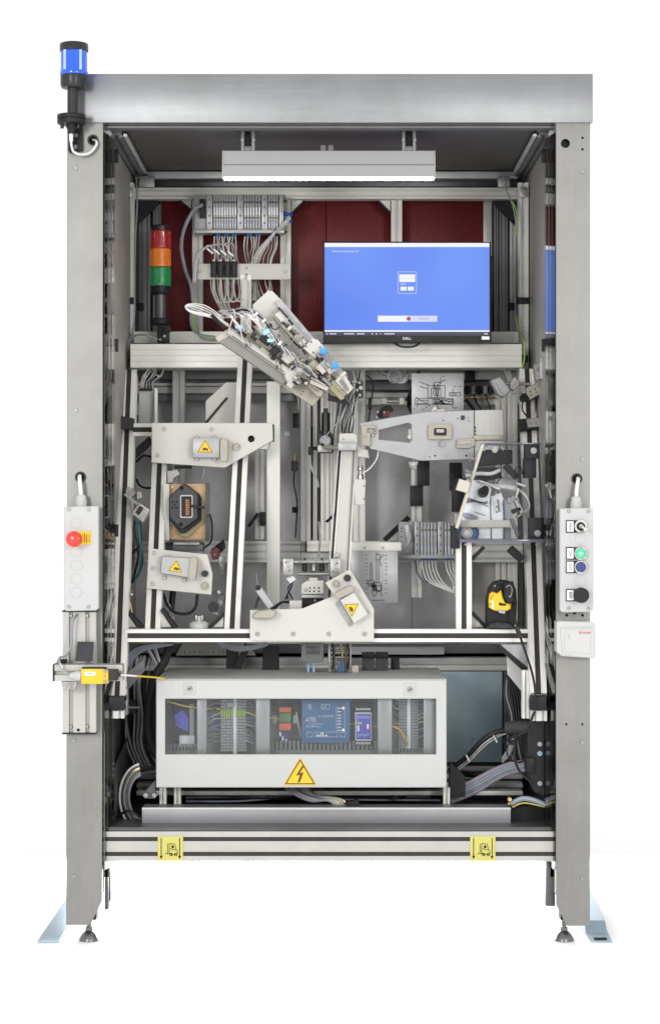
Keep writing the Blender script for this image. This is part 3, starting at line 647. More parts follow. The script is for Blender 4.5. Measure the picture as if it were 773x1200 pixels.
for i, x in enumerate((99, 101.5, 104.5)): g.box(x, 624.5 + i, x + .7, 636 - i * .5, -.0626, .001, 0)
g.to('label_text', 'brown_ink', b)
kb = G().disc(88.5, 631.5, 5.5, -.075, .014).to('stop_stem', 'orange_yellow', t)
p = W(86.3, 631.8, -.11)
g = G(); prof = [(0, 0), (.010, .0006), (.0155, .003), (.0185, .008), (.0185, .014), (.015, .022), (.008, .032)]
n = 28; vs = [p + Vector((math.cos(6.2832 * i / n) * r, yy, math.sin(6.2832 * i / n) * r)) for r, yy in prof for i in range(n)]
g.add(vs, [(j * n + i, j * n + (i + 1) % n, (j + 1) * n + (i + 1) % n, (j + 1) * n + i) for j in range(len(prof) - 1) for i in range(n)]).to('stop_button', 'red_knob', t, 50)
G().lathe(95.5, [(580, 4.4), (582, 5.8), (586, 6.4), (586.2, 6.8), (594, 6.8)], -.025, 12).to('gland', 'box_plastic', t)
G().tube([(94.5, 558, .015), (93.5, 558.5, -.012), (94, 566, -.025), (95.5, 582, -.025)], 2.4).to('cable', 'cable_white', t)
t = ctl('button_box', 'pale grey control box with key switch and lit green button', 655.5, 694.5, 595, 717, ((666, 689), (599, 713)))
for y in (631.6, 680.3): G().ring(680, y, 7, 6.3, -.0606, .0015).disc(680, y, 6.2, -.0603, .001).to('blank_plug', 'box_plastic', t)
for y, s in ((617, 'MAN'), (648.5, 'ON'), (664.3, 'QUIT'), (697.5, 'ENT')):
    b = G().box(662.6, y - 7.3, 680, y + 7.3, -.063, .003, .3).to('label_holder', 'black', t)
    G().box(663.6, y - 6, 671.6, y + 6, -.0636, .001, .1).to('label_card', 'white_print', b)
    text(s, 667.6, y, 3.2 if len(s) < 4 else 2.7, -.064, 'ink', b, rot=-90, xs=.95)
def pb(y, m, r=6.4):
    G().ring(680, y, r + 1.2, r - .4, -.069, .008).to('button_bezel', 'chrome', t)
    return G().disc(680, y, r - .6, -.068, .007).to('button', m, t)
b = pb(648.6, 'green_lamp'); G().box(679.4, 645.6, 680.6, 651.6, -.0684, .0005, 0).box(677, 648, 683, 649.2, -.0686, .0005, 0).to('button_mark', 'green_print', b)
pb(664.6, 'blue_button')
b = G().ring(680, 616.8, 7.4, 5, -.069, .009).to('key_bezel', 'chrome', t); G().disc(680, 616.8, 5.2, -.066, .006).to('key_switch', 'black', t)
G().disc(680.5, 616.8, 2.6, -.074, .01).to('key_cylinder', 'chrome', t); G().seg((681, 617), (685.5, 620), 3, -.092, .02).disc(686, 620.6, 3, -.094, .003).to('key', 'chrome', t)
G().disc(681, 697.7, 8.9, -.095, .02).disc(681, 697.7, 7.4, -.0956, .004).disc(681, 697.7, 5, -.076, .016).to('black_knob', 'black', t)
G().lathe(674.5, [(582, 4.6), (583.5, 5.8), (588, 6.2), (588.2, 6.8), (596, 6.8)], -.025, 12).to('gland', 'box_plastic', t)
G().tube([(675.5, 560.5, .015), (677, 561.5, -.012), (675.5, 570, -.025), (674.5, 583, -.025)], 2.3).to('cable', 'cable_white', t)
t = T('chip_reader', 'small white reader box with red lettering below the right control box', 'reader', 674, 772, -.03)
G().poly([(651.5, 729), (655, 727.5), (692, 728.5), (696.5, 731.5), (696.5, 771.5), (658, 769), (651.5, 764)], -.05, .05, bev=1.2).to('case', 'white_plastic', t)
G().poly([(656, 736), (695.5, 735), (695.5, 770.8), (659, 768.6)], -.053, .006, bev=.5).to('front_cover', 'white_plastic', t)
g = G()
lines(g, [(661, 737.5, 692, 737.5), (661, 737.5, 661, 764), (661, 764, 691, 766), (692, 737.5, 691, 766)], .35, -.0534, .0006).to('panel_line', 'terminal_grey', t)
text('brose', 684.5, 741.2, 3.6, -.0536, 'red_print', t, xs=1.15)
g = G()
for x in (662.5, 665.5, 668): g.box(x, 767, x + 1.4, 768, -.0534, .0006, 0)
g.box(666, 743, 666.6, 749, -.0534, .0006, 0).to('tiny_print', 'ink_grey', t)

# ------------------------------------------------------------------ rope switch on the left post
t = T('mounting_profile', 'short wide aluminium profile with two slots below left control box', 'profile', 93, 860, -.03)
G().prof((93.2, 716.6, -.03), (93.2, 859, -.03), 38.5, 14, 2, 5, 6).to('profile', 'alu_front', t)
G().box(73, 715.4, 114, 717.2, -.032, .033, .3).to('end_cap', 'black', t); G().box(73, 858.6, 112.5, 860.6, -.032, .033, .3).to('end_cap', 'black', t)
for x in (83.2, 102.3):
    for y in (721.5, 851.5): screw(x, y, 1.9, -.026, t)
G().disc(92, 855.5, 1.8, -.0306, .001).to('hole', 'ink', t)
t = T('arm_profile', 'horizontal aluminium arm crossing the lower left post', 'profile', 104, 798, -.09)
a, b = W(63.5, 779.5, -.10), W(143.5, 779.5, -.10)
G().prof((63.8, 788.6, -.10), (143.5, 788.6, -.10), 18.5, 26, 1, 5, 5).to('profile', 'alu_front', t)
G().box(62, 778.6, 64, 798.4, -.1015, .056, .3).to('end_cap', 'black', t)
g = G().wbox(W(64, 779.3, -.1) + Vector((0, .018, .0003)), W(143.4, 779.3, -.1) + Vector((0, .026, .0009))).to('top_slot_cover', 'rubber', t)
G().poly([(72, 798.4), (91, 798.4), (88.5, 808), (74, 808)], -.085, .012).to('angle_bracket', 'zinc', t)
G().ring(81.5, 804, 4, 2.6, -.089, .004).to('washer', 'zinc', t); screw(81.5, 804, 2.8, -.09, t)
G().poly([(91, 752, -.045), (110, 752, -.045), (108.5, 775, -.085), (88, 775, -.085)], -.05, .004).to('cable_cover', 'anthracite', t)
G().box(67, 772.5, 78, 777.5, -.075, .02).to('clip', 'black', t)
t = T('rope_switch', 'yellow pull rope switch with white nut on aluminium arm', 'switch', 110, 802, -.11)
G().box(95.5, 784, 122, 801.5, -.125, .026, .5).to('body', 'orange_yellow', t)
G().box(96, 782, 124, 784.5, -.120, .02, .4).to('top_cover', 'rubber', t)
G().box(121.6, 785.5, 127, 801, -.124, .024, .4).to('side_flange', 'orange_yellow', t)
screw(123.5, 786.5, 2.2, -.126, t); screw(123.5, 799, 2.2, -.126, t); screw(123, 792.5, 1.3, -.1255, t)
G().box(99.5, 787.6, 112, 791.6, -.1256, .001, .1).to('type_label', 'white_print', t); G().box(102, 789, 109, 790.2, -.126, .0005, 0).to('label_text', 'ink_grey', t)
G().box(126.8, 784.5, 138, 797.5, -.12, .02, .6).to('head', 'rubber', t)
G().rod((137.5, 790.5, -.112), (141.5, 790.8, -.112), 2.4).to('rope_eye', 'rubber', t)
G().rod((95.5, 792, -.112), (88, 791.5, -.112), 5.6, 5.2, 12).rod((88, 791.5, -.112), (82, 791.5, -.112), 4.4, 3.2, 12).to('gland_nut', 'box_plastic', t)
G().tube([(140, 790.8, -.112), (160, 792.2, -.08)], 1.1).to('rope_sleeve', 'hose_light', t)
G().tube([(160, 792.2, -.08), (187, 794.3, .05), (196, 797, .10)], 1.1).to('rope', 'yellow', t)
G().tube([(92, 719, -.025), (87, 726, -.05), (84.5, 740, -.055), (83.5, 757, -.06), (78, 768, -.08), (70, 771, -.10), (70.5, 779, -.115), (78, 788, -.12), (84, 791.5, -.112)], 1.45).to('cable', 'cable_grey', t)
G().tube([(68, 772, -.1), (72, 780, -.118), (77, 789, -.118)], .9).to('cable_tie', 'cable_white', t)

# ------------------------------------------------------------------ warning plates
def tri_sign(root, a, b, c, Y, hand=True):
    A, B, C_ = Vector(a), Vector(b), Vector(c); m = (A + B + C_) / 3
    s = G().poly([a, b, c], Y, .0008, bev=0).to('warning_sticker', 'yellow', root)
    for k0, k1 in ((.92, .80),):
        o = [tuple(m + (q - m) * k0) for q in (A, B, C_)]; i = [tuple(m + (q - m) * k1) for q in (A, B, C_)]
        G().poly(o, Y - .0004, .0006, [i], bev=0).to('sticker_border', 'brown_ink', s)
    return s, m
def cover(root, x0, y0, x1, y1, Y, rot=0, sign=None, tabs=True):
    """hinged steel cover with a rounded handle bar"""
    c = G().box(x0, y0, x1, y1, Y, .028, 1.0).to('cover', 'carrier_alu', root)
    if tabs:
        g = G()
        for x in (x0 + 5, x1 - 7):
            g.disc(x, y0 - .5, 2.6, Y + .022, .006).disc(x, y1 + 1.5, 2.6, Y + .022, .006)
        g.to('cover_lug', 'carrier_alu', c)
    return c
t = T('warning_plate', 'white plate with warning cover at upper left, pointed to the right', 'cover plate', 180, 545, .34)
Y = .345
G().poly([(178, 495.6), (319.4, 495.6), (319.8, 516), (263.5, 548), (177.6, 542)], Y, .006, [hexa(294.3, 514.3, 4, 16)], bev=.5).to('plate', 'white_paint', t)
for x, y in ((192.4, 503), (248, 503), (185, 533.4)): screw(x, y, 2.4, Y, t)
G().box(316.5, 497, 321, 517, Y + .007, .04).to('edge_block', 'black', t); G().box(291, 508, 300, 522, Y + .02, .01).to('dark_insert', 'black', t)
G().disc(277, 523.5, 4.4, Y - .01, .012).disc(277, 522.5, 2.4, Y - .016, .008).to('pin', 'beige_alu', t)
G().poly([(303, 517), (317, 517), (314, 527), (300, 526)], Y + .007, .04).to('rear_bracket', 'zinc', t)
c = cover(t, 225.5, 513, 258, 536.5, Y - .03)
G().poly(rrect(258, 513.5, 266.8, 541, 4), Y - .038, .03, bev=.8).to('handle', 'beige_alu', c)
s, m = tri_sign(t, (230.5, 530.4), (250, 530.4), (240.6, 514.6), Y - .0312)
G().poly([(237, 527.5), (238.5, 524.5), (242, 525), (244.5, 526.5), (243.5, 528)], Y - .0318, .0005, bev=0).to('hand_symbol', 'brown_ink', s)
t = T('warning_plate', 'smaller white plate with warning cover at lower left, slanted right end', 'cover plate', 175, 695, .20)
Y = .205
G().poly([(174.4, 642.6), (243, 649.8), (249, 672.6), (247.6, 697), (171.8, 689.4)], Y, .006, bev=.5).to('plate', 'white_paint', t)
for x, y in ((181, 648), (179.5, 666), (179, 684.5)): screw(x, y, 2.5, Y, t)
c = G().poly([(189.5, 651.5), (225, 654), (222, 677.5), (187.5, 672)], Y - .03, .028, bev=1).to('cover', 'carrier_alu', t)
G().disc(197, 652, 2.4, Y - .006, .006).disc(219, 655, 2.4, Y - .006, .006).disc(193, 677.5, 2.4, Y - .006, .006).disc(216, 680, 2.4, Y - .006, .006).to('cover_lug', 'carrier_alu', c)
G().poly(stad((227, 657), (225, 676), 9), Y - .036, .03, bev=.8).to('handle', 'beige_alu', c)
s, m = tri_sign(t, (196.6, 669), (214, 671.6), (207, 656), Y - .0312)
G().poly([(203, 667), (205, 664.5), (209, 665.5), (211, 667.5), (207.5, 668.5)], Y - .0318, .0005, bev=0).to('hand_symbol', 'brown_ink', s)
G().disc(240, 672.3, 4, Y - .012, .014).to('black_pin', 'rubber', t); G().disc(240, 686.8, 4.6, Y - .008, .01).disc(240, 686.5, 2.4, Y - .014, .008).to('pin', 'beige_alu', t)
G().ring(239, 664, 3, 1.8, Y - .002, .004).to('hook', 'cream', t)
t = T('warning_plate', 'large white plate with tilted warning cover on the front rail', 'cover plate', 365, 752, .11)
Y = .115
G().poly([(292.8, 715), (354, 713.2), (391.5, 698), (381, 683), (409.8, 667), (438, 713.5), (438, 752), (292.8, 751)], Y, .008, bev=.6).to('plate', 'white_paint', t)
for x in (301.6, 343.5, 385, 427): screw(x, 743, 2.6, Y, t)
G().disc(393.5, 684, 4.4, Y - .008, .01).disc(393.5, 683.8, 2.4, Y - .015, .008).to('pin', 'beige_alu', t); G().disc(406.8, 677.5, 4.2, Y - .012, .014).to('black_pin', 'rubber', t)
c = G().poly([(398, 703), (414.5, 693), (431.5, 720), (414.5, 731)], Y - .03, .028, bev=1).to('cover', 'white_paint', t)
G().poly([(393.5, 708), (398, 704), (414, 731), (409.5, 734.5)], Y - .006, .005).to('side_flange', 'carrier_alu', c); screw(396, 709.5, 1.8, Y - .008, t); screw(409.5, 731, 1.8, Y - .008, t); screw(431, 718, 1.6, Y - .008, t)
G().poly(stad((396.5, 697.5), (410.5, 690.5), 8.5), Y - .038, .034, bev=.8).to('handle', 'beige_alu', c)
s, m = tri_sign(t, (402.8, 708), (420.4, 707.2), (412.2, 723.4), Y - .0312)
G().poly([(408.5, 712), (411, 710.5), (414, 714), (413, 717.5), (410.5, 716.5)], Y - .0318, .0005, bev=0).to('hand_symbol', 'brown_ink', s)
t = T('hand_tool', 'small grey hand tool leaning on left end of large white plate', 'tool', 310, 722, .10)
G().poly([(295.5, 725), (297, 719.5), (303, 715.5), (316, 714), (323.5, 716.5), (323, 721), (318, 725)], .08, .03, bev=1.2).to('rest_pad', 'beige_alu', t)
G().seg((302.5, 690), (318, 712), 8.5, .10, .025, 1.0).to('handle', 'carrier_alu', t); G().disc(302.4, 688.8, 3.2, .098, .02).to('tip', 'black', t)
G().tube([(302, 686, .11), (301, 678, .13), (300, 672, .18)], .6).to('wire', 'cable_grey', t)
G().seg((303, 700), (299, 712), 3, .125, .02).to('side_lever', 'rubber', t)

# ------------------------------------------------------------------ carrier plate on the right
t = T('carrier_plate', 'long grey aluminium carrier plate with tapered cutout beside white column', 'carrier plate', 505, 540, .36)
Y = .35
G().poly([(421.5, 496), (460, 489), (497.6, 483), (555, 480.6), (555, 538), (493, 540), (434, 526), (423, 510)], Y, .008,
         [[(443.5, 504), (478, 495.4), (481.5, 497), (482.5, 515), (480, 518.6), (444, 515)], rrect(539.6, 487.2, 544.2, 492, .4, 1)], bev=.5).to('plate', 'carrier_alu', t)
G().poly([(555.5, 480.6), (589, 479.6), (590.5, 516), (588, 524), (562, 537.6), (555.5, 538)], Y + .002, .02, bev=.6).to('end_plate', 'brushed_plate', t)
G().box(554.5, 510, 589.5, 516, Y - .01, .014).to('lip', 'beige_alu', t)
G().poly([(423, 499), (440, 498.5), (440, 508), (434, 508.5), (433.5, 523), (424, 522)], Y - .012, .012, [rrect(430, 502, 439, 507, .8, 2)]).to('jaw', 'beige_alu', t)
for x, y in ((427, 511.5), (436.5, 510)): screw(x, y, 1.8, Y - .013, t)
G().poly(rrect(501.5, 497, 529, 515, 2), Y - .012, .012).to('block', 'beige_alu', t)
G().poly(rrect(508, 501.5, 523, 510.5, 2), Y - .0128, .002).to('pocket', 'rubber', t); G().poly(rrect(511, 503, 520, 507, 1), Y - .016, .005).to('latch', 'chrome', t)
G().disc(517.5, 520, 3.8, Y - .008, .01).disc(517.5, 519, 1.8, Y - .014, .008).to('pin', 'chrome', t)
G().poly([(535, 515), (556, 513), (556, 522), (549, 525.5), (535, 525)], Y - .014, .014).to('stop_block', 'beige_alu', t); G().seg((537, 519.5), (552, 518), 3.4, Y - .018, .006).to('stop_rod', 'carrier_alu', t)
for x, y, r in ((503, 535.5, .9), (509.5, 534, 1.2), (546, 534, 1.2), (536, 490.5, .9), (548, 489.6, .7), (549, 493.5, .8), (519, 492.5, .9)): G().disc(x, y, r, Y - .0006, .001, n=10).to('hole', 'ink', t)
for x, y in ((498, 535.8), (524, 534.2), (551.5, 532.8)): G().ring(x, y, 2.5, 1.7, Y - .001, .002).to('bushing', 'zinc', t)
for y in (500, 504, 508.5): G().box(555.6, y, 557.2, y + 2, Y - .002, .004, .1).to('hinge', 'black', t)
G().box(505, 479.5, 521, 483.5, Y + .01, .03).disc(509, 479, 2.5, Y + .005, .02).to('rear_stud', 'cream', t)
G().poly([(478, 504), (483, 501), (483, 514), (479, 513)], Y + .012, .03).disc(480, 512, 3, Y + .008, .02).to('rear_lever', 'white_paint', t)
G().poly([(478, 541), (490, 541), (487, 550), (480, 548)], Y + .01, .04).disc(484, 544, 3.4, Y, .02).to('swivel', 'zinc', t)

# ------------------------------------------------------------------ plaques with line drawings
def drawing(root, segs, boxes, Y):
    g = lines(G(), segs, .62, Y - .0006)
    for x0, y0, x1, y1 in boxes: lines(g, [(x0, y0, x1, y0), (x1, y0, x1, y1), (x1, y1, x0, y1), (x0, y1, x0, y0)], .62, Y - .0006)
    return g.to('line_drawing', 'ink', root)
t = T('drawing_plate', 'grey plate with black line drawing behind top of carrier plate', 'sign', 513, 486, .55)
Y = .56; G().box(482, 437.5, 543, 487, Y, .003, .3).to('plate', 'plaque', t)
k = random.Random(5); bx = [(501, 452, 521, 466), (505, 455, 516, 466), (508, 448, 515, 455), (486, 467, 531, 474), (488, 469, 501, 473), (507, 468, 515, 473), (517, 468, 530, 474), (526, 460, 539, 464), (528, 461, 534, 463)]
sg = [(494, 449, 502, 451), (494, 454, 500, 455), (516, 442, 516, 449), (520, 446, 514, 449), (531, 455, 530, 460), (487, 465, 490, 467), (488, 477, 489, 473), (528, 474, 532, 479), (512, 474, 513, 480), (498, 478, 504, 474), (489, 467, 500, 473), (510, 456, 512, 466), (513, 456, 512, 466)]
sg += [(x, y, x + k.uniform(2, 4), y) for x, y in ((518, 441), (519, 446), (491, 448), (491, 453), (531, 453), (537, 453), (484, 479), (494, 480), (532, 478), (512, 479))]
sg += [(507 + k.uniform(0, 8), 449 + k.uniform(0, 16), 507 + k.uniform(0, 8), 449 + k.uniform(0, 16)) for i in range(12)] + [(508 + k.uniform(0, 22), 468 + k.uniform(0, 6), 508 + k.uniform(0, 22), 468 + k.uniform(0, 6)) for i in range(16)]
drawing(t, sg, bx, Y)
t = T('drawing_plate', 'grey plate with black drawing of a spindle below the valve block', 'sign', 438, 706, .45)
Y = .47; G().box(411, 645, 466, 706.5, Y, .003, .3).to('plate', 'plaque', t); G().box(411, 635.5, 470, 645.4, Y - .003, .006, .3).to('top_strip', 'alu', t)
for x in (427, 448.5): screw(x, 642, 1.7, Y - .004, t)
bx = [(441, 656, 443.5, 683), (440, 683, 446, 693), (433.5, 662, 435.5, 680), (440.5, 650, 445, 656), (431, 680, 438, 687), (437, 686, 447, 692)]
sg = [(434.5, 658, 434.5, 662), (434, 680, 436, 694), (442, 693, 439, 699), (445, 693, 448, 699), (436, 694, 438, 700), (444, 656, 449, 650), (443, 650, 440, 647), (444.5, 657, 447, 664), (430, 682, 441, 689), (431, 686, 440, 682)]
sg += [(x, y, x + k.uniform(1.8, 3), y) for x in (428, 451) for y in (651, 655, 660, 664, 668, 673, 680, 684, 690, 695)] + [(434 + k.uniform(0, 4), 680 + k.uniform(0, 9), 436 + k.uniform(0, 8), 682 + k.uniform(0, 12)) for i in range(14)]
drawing(t, sg, bx, Y); text('Spindel ZM 92', 443, 703.6, 2, Y - .0006, 'ink', t)

# ------------------------------------------------------------------ white column (linear axis)
t = T('linear_column', 'slim white vertical column with white head block in the centre', 'linear axis', 400, 680, .36)
def col(x0a, x1a, x0b, x1b, Y, T_, m, n, y0=528, y1=700): return G().poly([(x0a, y0, Y), (x1a, y0, Y), (x1b, y1, Y - .12), (x0b, y1, Y - .12)], Y, T_, bev=.4).to(n, m, t)
col(399.5, 416.5, 387, 409, .36, .04, 'alu', 'column'); col(401.8, 412.8, 390, 402.5, .352, .008, 'white_paint', 'front_cover')
col(397.2, 399.4, 384.6, 386.8, .365, .03, 'black', 'seal_strip'); col(414.2, 415.6, 404.4, 406, .356, .006, 'slot_grey', 'column_slot')
col(395.2, 396.8, 382, 384, .37, .01, 'cable_white', 'guide_rod')
G().poly([(397, 508), (413, 507.5), (418.5, 510.5), (418.5, 527), (397, 527.5)], .34, .06, bev=.8).to('head_block', 'white_paint', t)
G().box(396, 518.5, 417.5, 527.8, .325, .04, .8).to('head_clamp', 'carrier_alu', t); G().disc(402, 515, .9, .339, .002).to('red_dot', 'red_print', t)
G().poly([(417, 512), (419, 519), (424, 525), (431, 527), (432.5, 537), (418.5, 535.5)], .36, .03, bev=1).to('side_bracket', 'white_paint', t)
G().poly([(414.5, 561.5), (428.5, 562), (427, 592), (413, 591.5)], .33, .03, bev=.6).to('sensor_block', 'white_paint', t)
for y in (569.5, 584.5): G().disc(426, y, 1, .3296, .001, n=10).to('hole', 'ink', t)
G().lathe(422, [(545, 2.6), (548, 3.4), (551, 3.4), (552, 2.2), (556, 2.2), (556.5, 3.6), (561.5, 3.8)], .345, 14).to('fitting', 'chrome', t)
G().tube([(424, 555, .345), (433, 549, .34), (441, 538, .345), (443.5, 526, .36)], .9).to('hose', 'hose_light', t)
G().box(392, 648, 397, 655, .25, .02).to('stop', 'zinc', t)
t = T('pressure_regulator', 'black pressure regulator with round white gauge beside the column', 'regulator', 381, 530, .55)
G().lathe(381.5, [(478, 2.6), (483, 2.8), (484, 5), (505, 5.4), (505.5, 6.4), (512, 6.4)], .58, 20).to('bowl', 'black_satin', t)
G().disc(381.5, 477.5, 2.6, .575, .02).to('bracket', 'zinc', t)
G().box(373, 508, 390, 531, .57, .03).to('body', 'anthracite', t); G().box(372, 521, 389, 530, .555, .03).to('valve_body', 'zinc', t)
gz = G().ring(381, 516.5, 7, 5.9, .543, .02).to('gauge', 'chrome', t); G().disc(381, 516.5, 6.1, .546, .01).to('dial', 'white_plastic', t)
lines(G(), [(381, 516.5, 378.5, 514), (377, 518.5, 376.4, 516), (378, 513.5, 380, 512.5), (382, 512.4, 384.5, 514)], .7, .5455).to('dial_mark', 'module_blue', t)
G().disc(377.5, 521, 2, .535, .03).to('knob', 'black', t)
G().rod((379, 524, .54), (397, 524.5, .40), 2.2).to('tee_pipe', 'cream', t); G().rod((372, 525.5, .56), (366, 525.5, .56), 2.4).box(361, 523.5, 367, 533, .55, .03).to('elbow', 'black', t)
G().tube([(363.5, 532, .565), (364, 545, .56), (371, 562, .555), (373.2, 572, .55)], 1.6).to('hose', 'hose_grey', t)
G().tube([(373.2, 571, .55), (373.5, 590, .55), (373.3, 611, .55)], 2).to('hose_sleeve', 'rubber', t)
G().tube([(373.3, 610, .55), (375, 630, .55), (373, 652, .5)], 1.3).to('hose', 'hose_grey', t)
G().tube([(382, 511, .54), (391, 500, .5), (402, 486, .45), (408, 470, .4)], .7).to('hose', 'hose_light', t)
for i in range(3): G().tube([(398 + i, 507, .38), (397 + i * 2, 495, .42), (404 + i, 478, .42), (411 - i, 466, .38), (412 + i, 455, .36)], .8).to('hose', ('cable_grey', 'hose_grey', 'cable_black')[i], t)

# ------------------------------------------------------------------ lower gripper unit
t = T('gripper_unit', 'small zinc gripper unit with guide rods below the white column', 'gripper', 362, 704, .22)
for x in (331.5, 387): G().box(x, 654.5, x + 12, 674 + (2 if x > 380 else 0), .20, .04, .5).to('end_block', 'zinc', t)
for x, y in ((335, 659), (339, 669), (390, 670), (395, 660)): screw(x, y, 1.2, .198, t, 'alu_dark')
G().rod((343, 658.5, .21), (388, 658.5, .21), 2.1).to('guide_rod', 'chrome', t); G().rod((349, 672.5, .215), (386, 672.5, .215), 2.1).to('guide_rod', 'chrome', t)
for x in (357, 367.5, 377): G().lathe(x, [(654, 1), (658, 1), (660, 2), (662, 3), (669, 3), (670, 1.2)], .23, 12).to('spring_pin', 'black' if x != 367.5 else 'zinc', t)
G().box(362, 677, 372, 684, .21, .03).to('stem', 'cream', t)
b = G().poly([(353, 685), (360, 680.5), (379, 680.5), (379, 696), (353, 696.5)], .195, .04, bev=.6).to('jaw_block', 'white_paint', t)
for x in (363, 368, 373.5):
    for y in (689, 693): G().disc(x, y, 1.1, .1945, .001, n=10).to('hole', 'ink', b)
screw(358.5, 691, 2.2, .194, t); G().box(353, 697, 379, 701, .20, .04).to('lower_block', 'carrier_alu', t)
G().box(353.5, 701, 379, 714, .22, .03).to('dark_base', 'rubber', t); screw(369, 703.5, 1.6, .215, t)
G().poly([(335, 678), (343, 674.5), (347, 679), (340, 684)], .21, .02).to('cable_clip', 'cable_white', t)
for i in range(4): G().tube([(343 + i, 678, .215), (341 - i, 688, .22), (336 + i, 698 - i, .23), (334 + i * 3, 702, .22)], 1).to('cable', ('cable_black', 'cable_black', 'cable_grey', 'cable_black')[i], t)
G().box(339, 704, 353.5, 714.5, .16, .04).to('white_block', 'white_paint', t)
for i in range(2): G().tube([(339, 705 + i, .2), (330, 706, .2), (320, 712 + i * 3, .19), (314, 718, .19)], 1.4).to('hose', 'cable_black', t)
# ------------------------------------------------------------------ electrical cabinet
t = T('electrical_cabinet', 'wide grey electrical cabinet with long window and lightning warning sign', 'cabinet', 353, 923, .12)
Y = .12
G().poly([(183, 797), (523, 797), (523, 923), (183, 923)], Y, .004, [[(193.6, 819), (510.6, 819), (510.6, 884), (193.6, 884)]], bev=.9).to('door', 'cabinet_paint', t)
zt, zb = W(0, 797, Y).z, W(0, 923, Y).z; xl, xr = W(183, 0, Y).x, W(523, 0, Y).x
G().wbox((xl, Y + .0042, zb), (xl + .004, .50, zt - .002)).to('side_wall', 'cabinet_paint', t); G().wbox((xr - .004, Y + .0042, zb), (xr, .50, zt - .002)).to('side_wall', 'cabinet_paint', t)
G().wbox((xl, .495, zb), (xr, .50, zt)).to('rear_wall', 'cabinet_paint', t); G().wbox((xl + .004, Y + .006, zb), (xr - .004, .494, zb + .004)).to('floor_wall', 'cabinet_paint', t)
G().wbox((xl, Y + .0045, zt - .002), (xr, .50, zt + .002), .001).to('lid', 'cabinet_paint', t)
G().wbox(W(192.6, 818, Y) + Vector((0, .005, 0)), W(511.6, 885, Y) + Vector((0, .008, 0))).to('window', 'window_glass', t)
g = G()
for a in ((193, 818.4, 511.2, 818.4), (193, 884.6, 511.2, 884.6), (193, 818.4, 193, 884.6), (511.2, 818.4, 511.2, 884.6)): g.seg(a[:2], a[2:], 1.1, Y + .002, .006, bev=0)
g.to('window_seal', 'slot_grey', t)
for x, y in ((222.5, 807), (480, 808)):
    q = G().box(x - 6.8, y - 7, x + 6.8, y + 6.8, Y - .002, .003, .5).to('lock_plate', 'box_plastic', t); G().ring(x, y, 3.6, 2, Y - .004, .004).to('lock', 'zinc', q); G().seg((x - 1.6, y + 1), (x + 1.6, y - 1), 1, Y - .0035, .003).to('lock_key_way', 'ink', q)
s, m = tri_sign(t, (351.5, 887.6), (332, 920), (371, 920), Y - .0012)
G().poly([(354.3, 897), (346.6, 909), (351.3, 908), (348.5, 917.5), (351.5, 916), (355.6, 905), (351, 906.2), (356.5, 897.6)], Y - .0018, .0006, bev=0).to('lightning_symbol', 'brown_ink', s)
Yi = .22
G().wbox(W(190, 800, Yi) + Vector((0, .045, 0)), W(516, 920, Yi) + Vector((0, .049, 0))).to('mounting_plate', 'duct_grey', t)
for a, b in ((231, 242), (300, 316), (442.5, 459), (496, 510)): G().box(a, 800, b, 900, .15, .004, .2).to('mullion', 'plaque', t)
def fins(x0, x1, y0, y1, st, wd):
    g = G(); x = x0
    while x < x1: g.box(x, y0, x + wd, y1, Yi - .02, .05, 0); x += st
    g.box(x0, y1, x1, y1 + 6, Yi - .021, .05, 0); o = g.to('wiring_duct', 'duct_grey', t); o['kind'] = 'stuff'
fins(196, 232, 872, 880, 4, 2.2); fins(318, 442, 868, 879, 5, 3); fins(462, 510, 877, 882, 4, 2.2)
G().box(202, 822, 231, 878, Yi, .03).to('relay_rail', 'black', t); G().box(222, 825, 227.5, 868, Yi - .01, .02).to('relay', 'terminal_grey', t)
G().poly([(204, 838), (214, 832), (221, 842), (221, 858), (206, 851)], Yi - .012, .02).to('relay', 'module_blue', t); G().box(210, 862, 228, 876, Yi - .012, .02).to('relay_card', 'white_print', t)
def strip(x0, x1, y0, y1, st, sx=2.1, m='terminal_grey'):
    c = 0; x = x0
    while x < x1:
        y = y0
        while y < y1:
            if c < 290: pass
            g = G().box(x, y, x + sx - .5, y + st - .7, Yi - .015 - .001 * (c % 3), .02, 0)
            strip_g.v and None
            strip_g.add(g.v, g.f); c += 1; y += st
        x += sx
for x0, x1, y0, y1 in ((259, 273, 820, 880), (277.5, 287, 820, 880), (467, 476, 820, 876), (481.5, 489, 820, 876)):
    strip_g = G(); strip(x0, x1, y0, y1, 3.4, 2.9); o = strip_g.to('terminal_row', 'terminal_grey', t); o['kind'] = 'stuff'
    G().box(x0 - 1, y0 - 2, x1 + 1, y1 + 1, Yi + .004, .02, 0).to('terminal_bed', 'slot_grey', t)
G().box(273.3, 818, 277.3, 884, Yi - .02, .02).to('marker_strip', 'white_print', t); G().box(476.5, 818, 481, 878, Yi - .02, .02).to('marker_strip', 'white_print', t)
for i in range(10):
    x = 259 + i * 2.9
    if 272 < x < 276: continue
    G().box(x, 832, x + 2.3, 840, Yi - .022, .02, .2).to('earth_terminal', 'terminal_green', t)
G().box(266, 823, 275, 829, Yi - .024, .02).to('fuse_holder', 'terminal_grey', t)
for y0, y1, m in ((829, 835, 'terminal_orange'), (835.6, 847, 'board_green'), (847.6, 856, 'terminal_orange')): G().box(327, y0, 341, y1, Yi - .02, .03).to('plug_terminal', m, t)
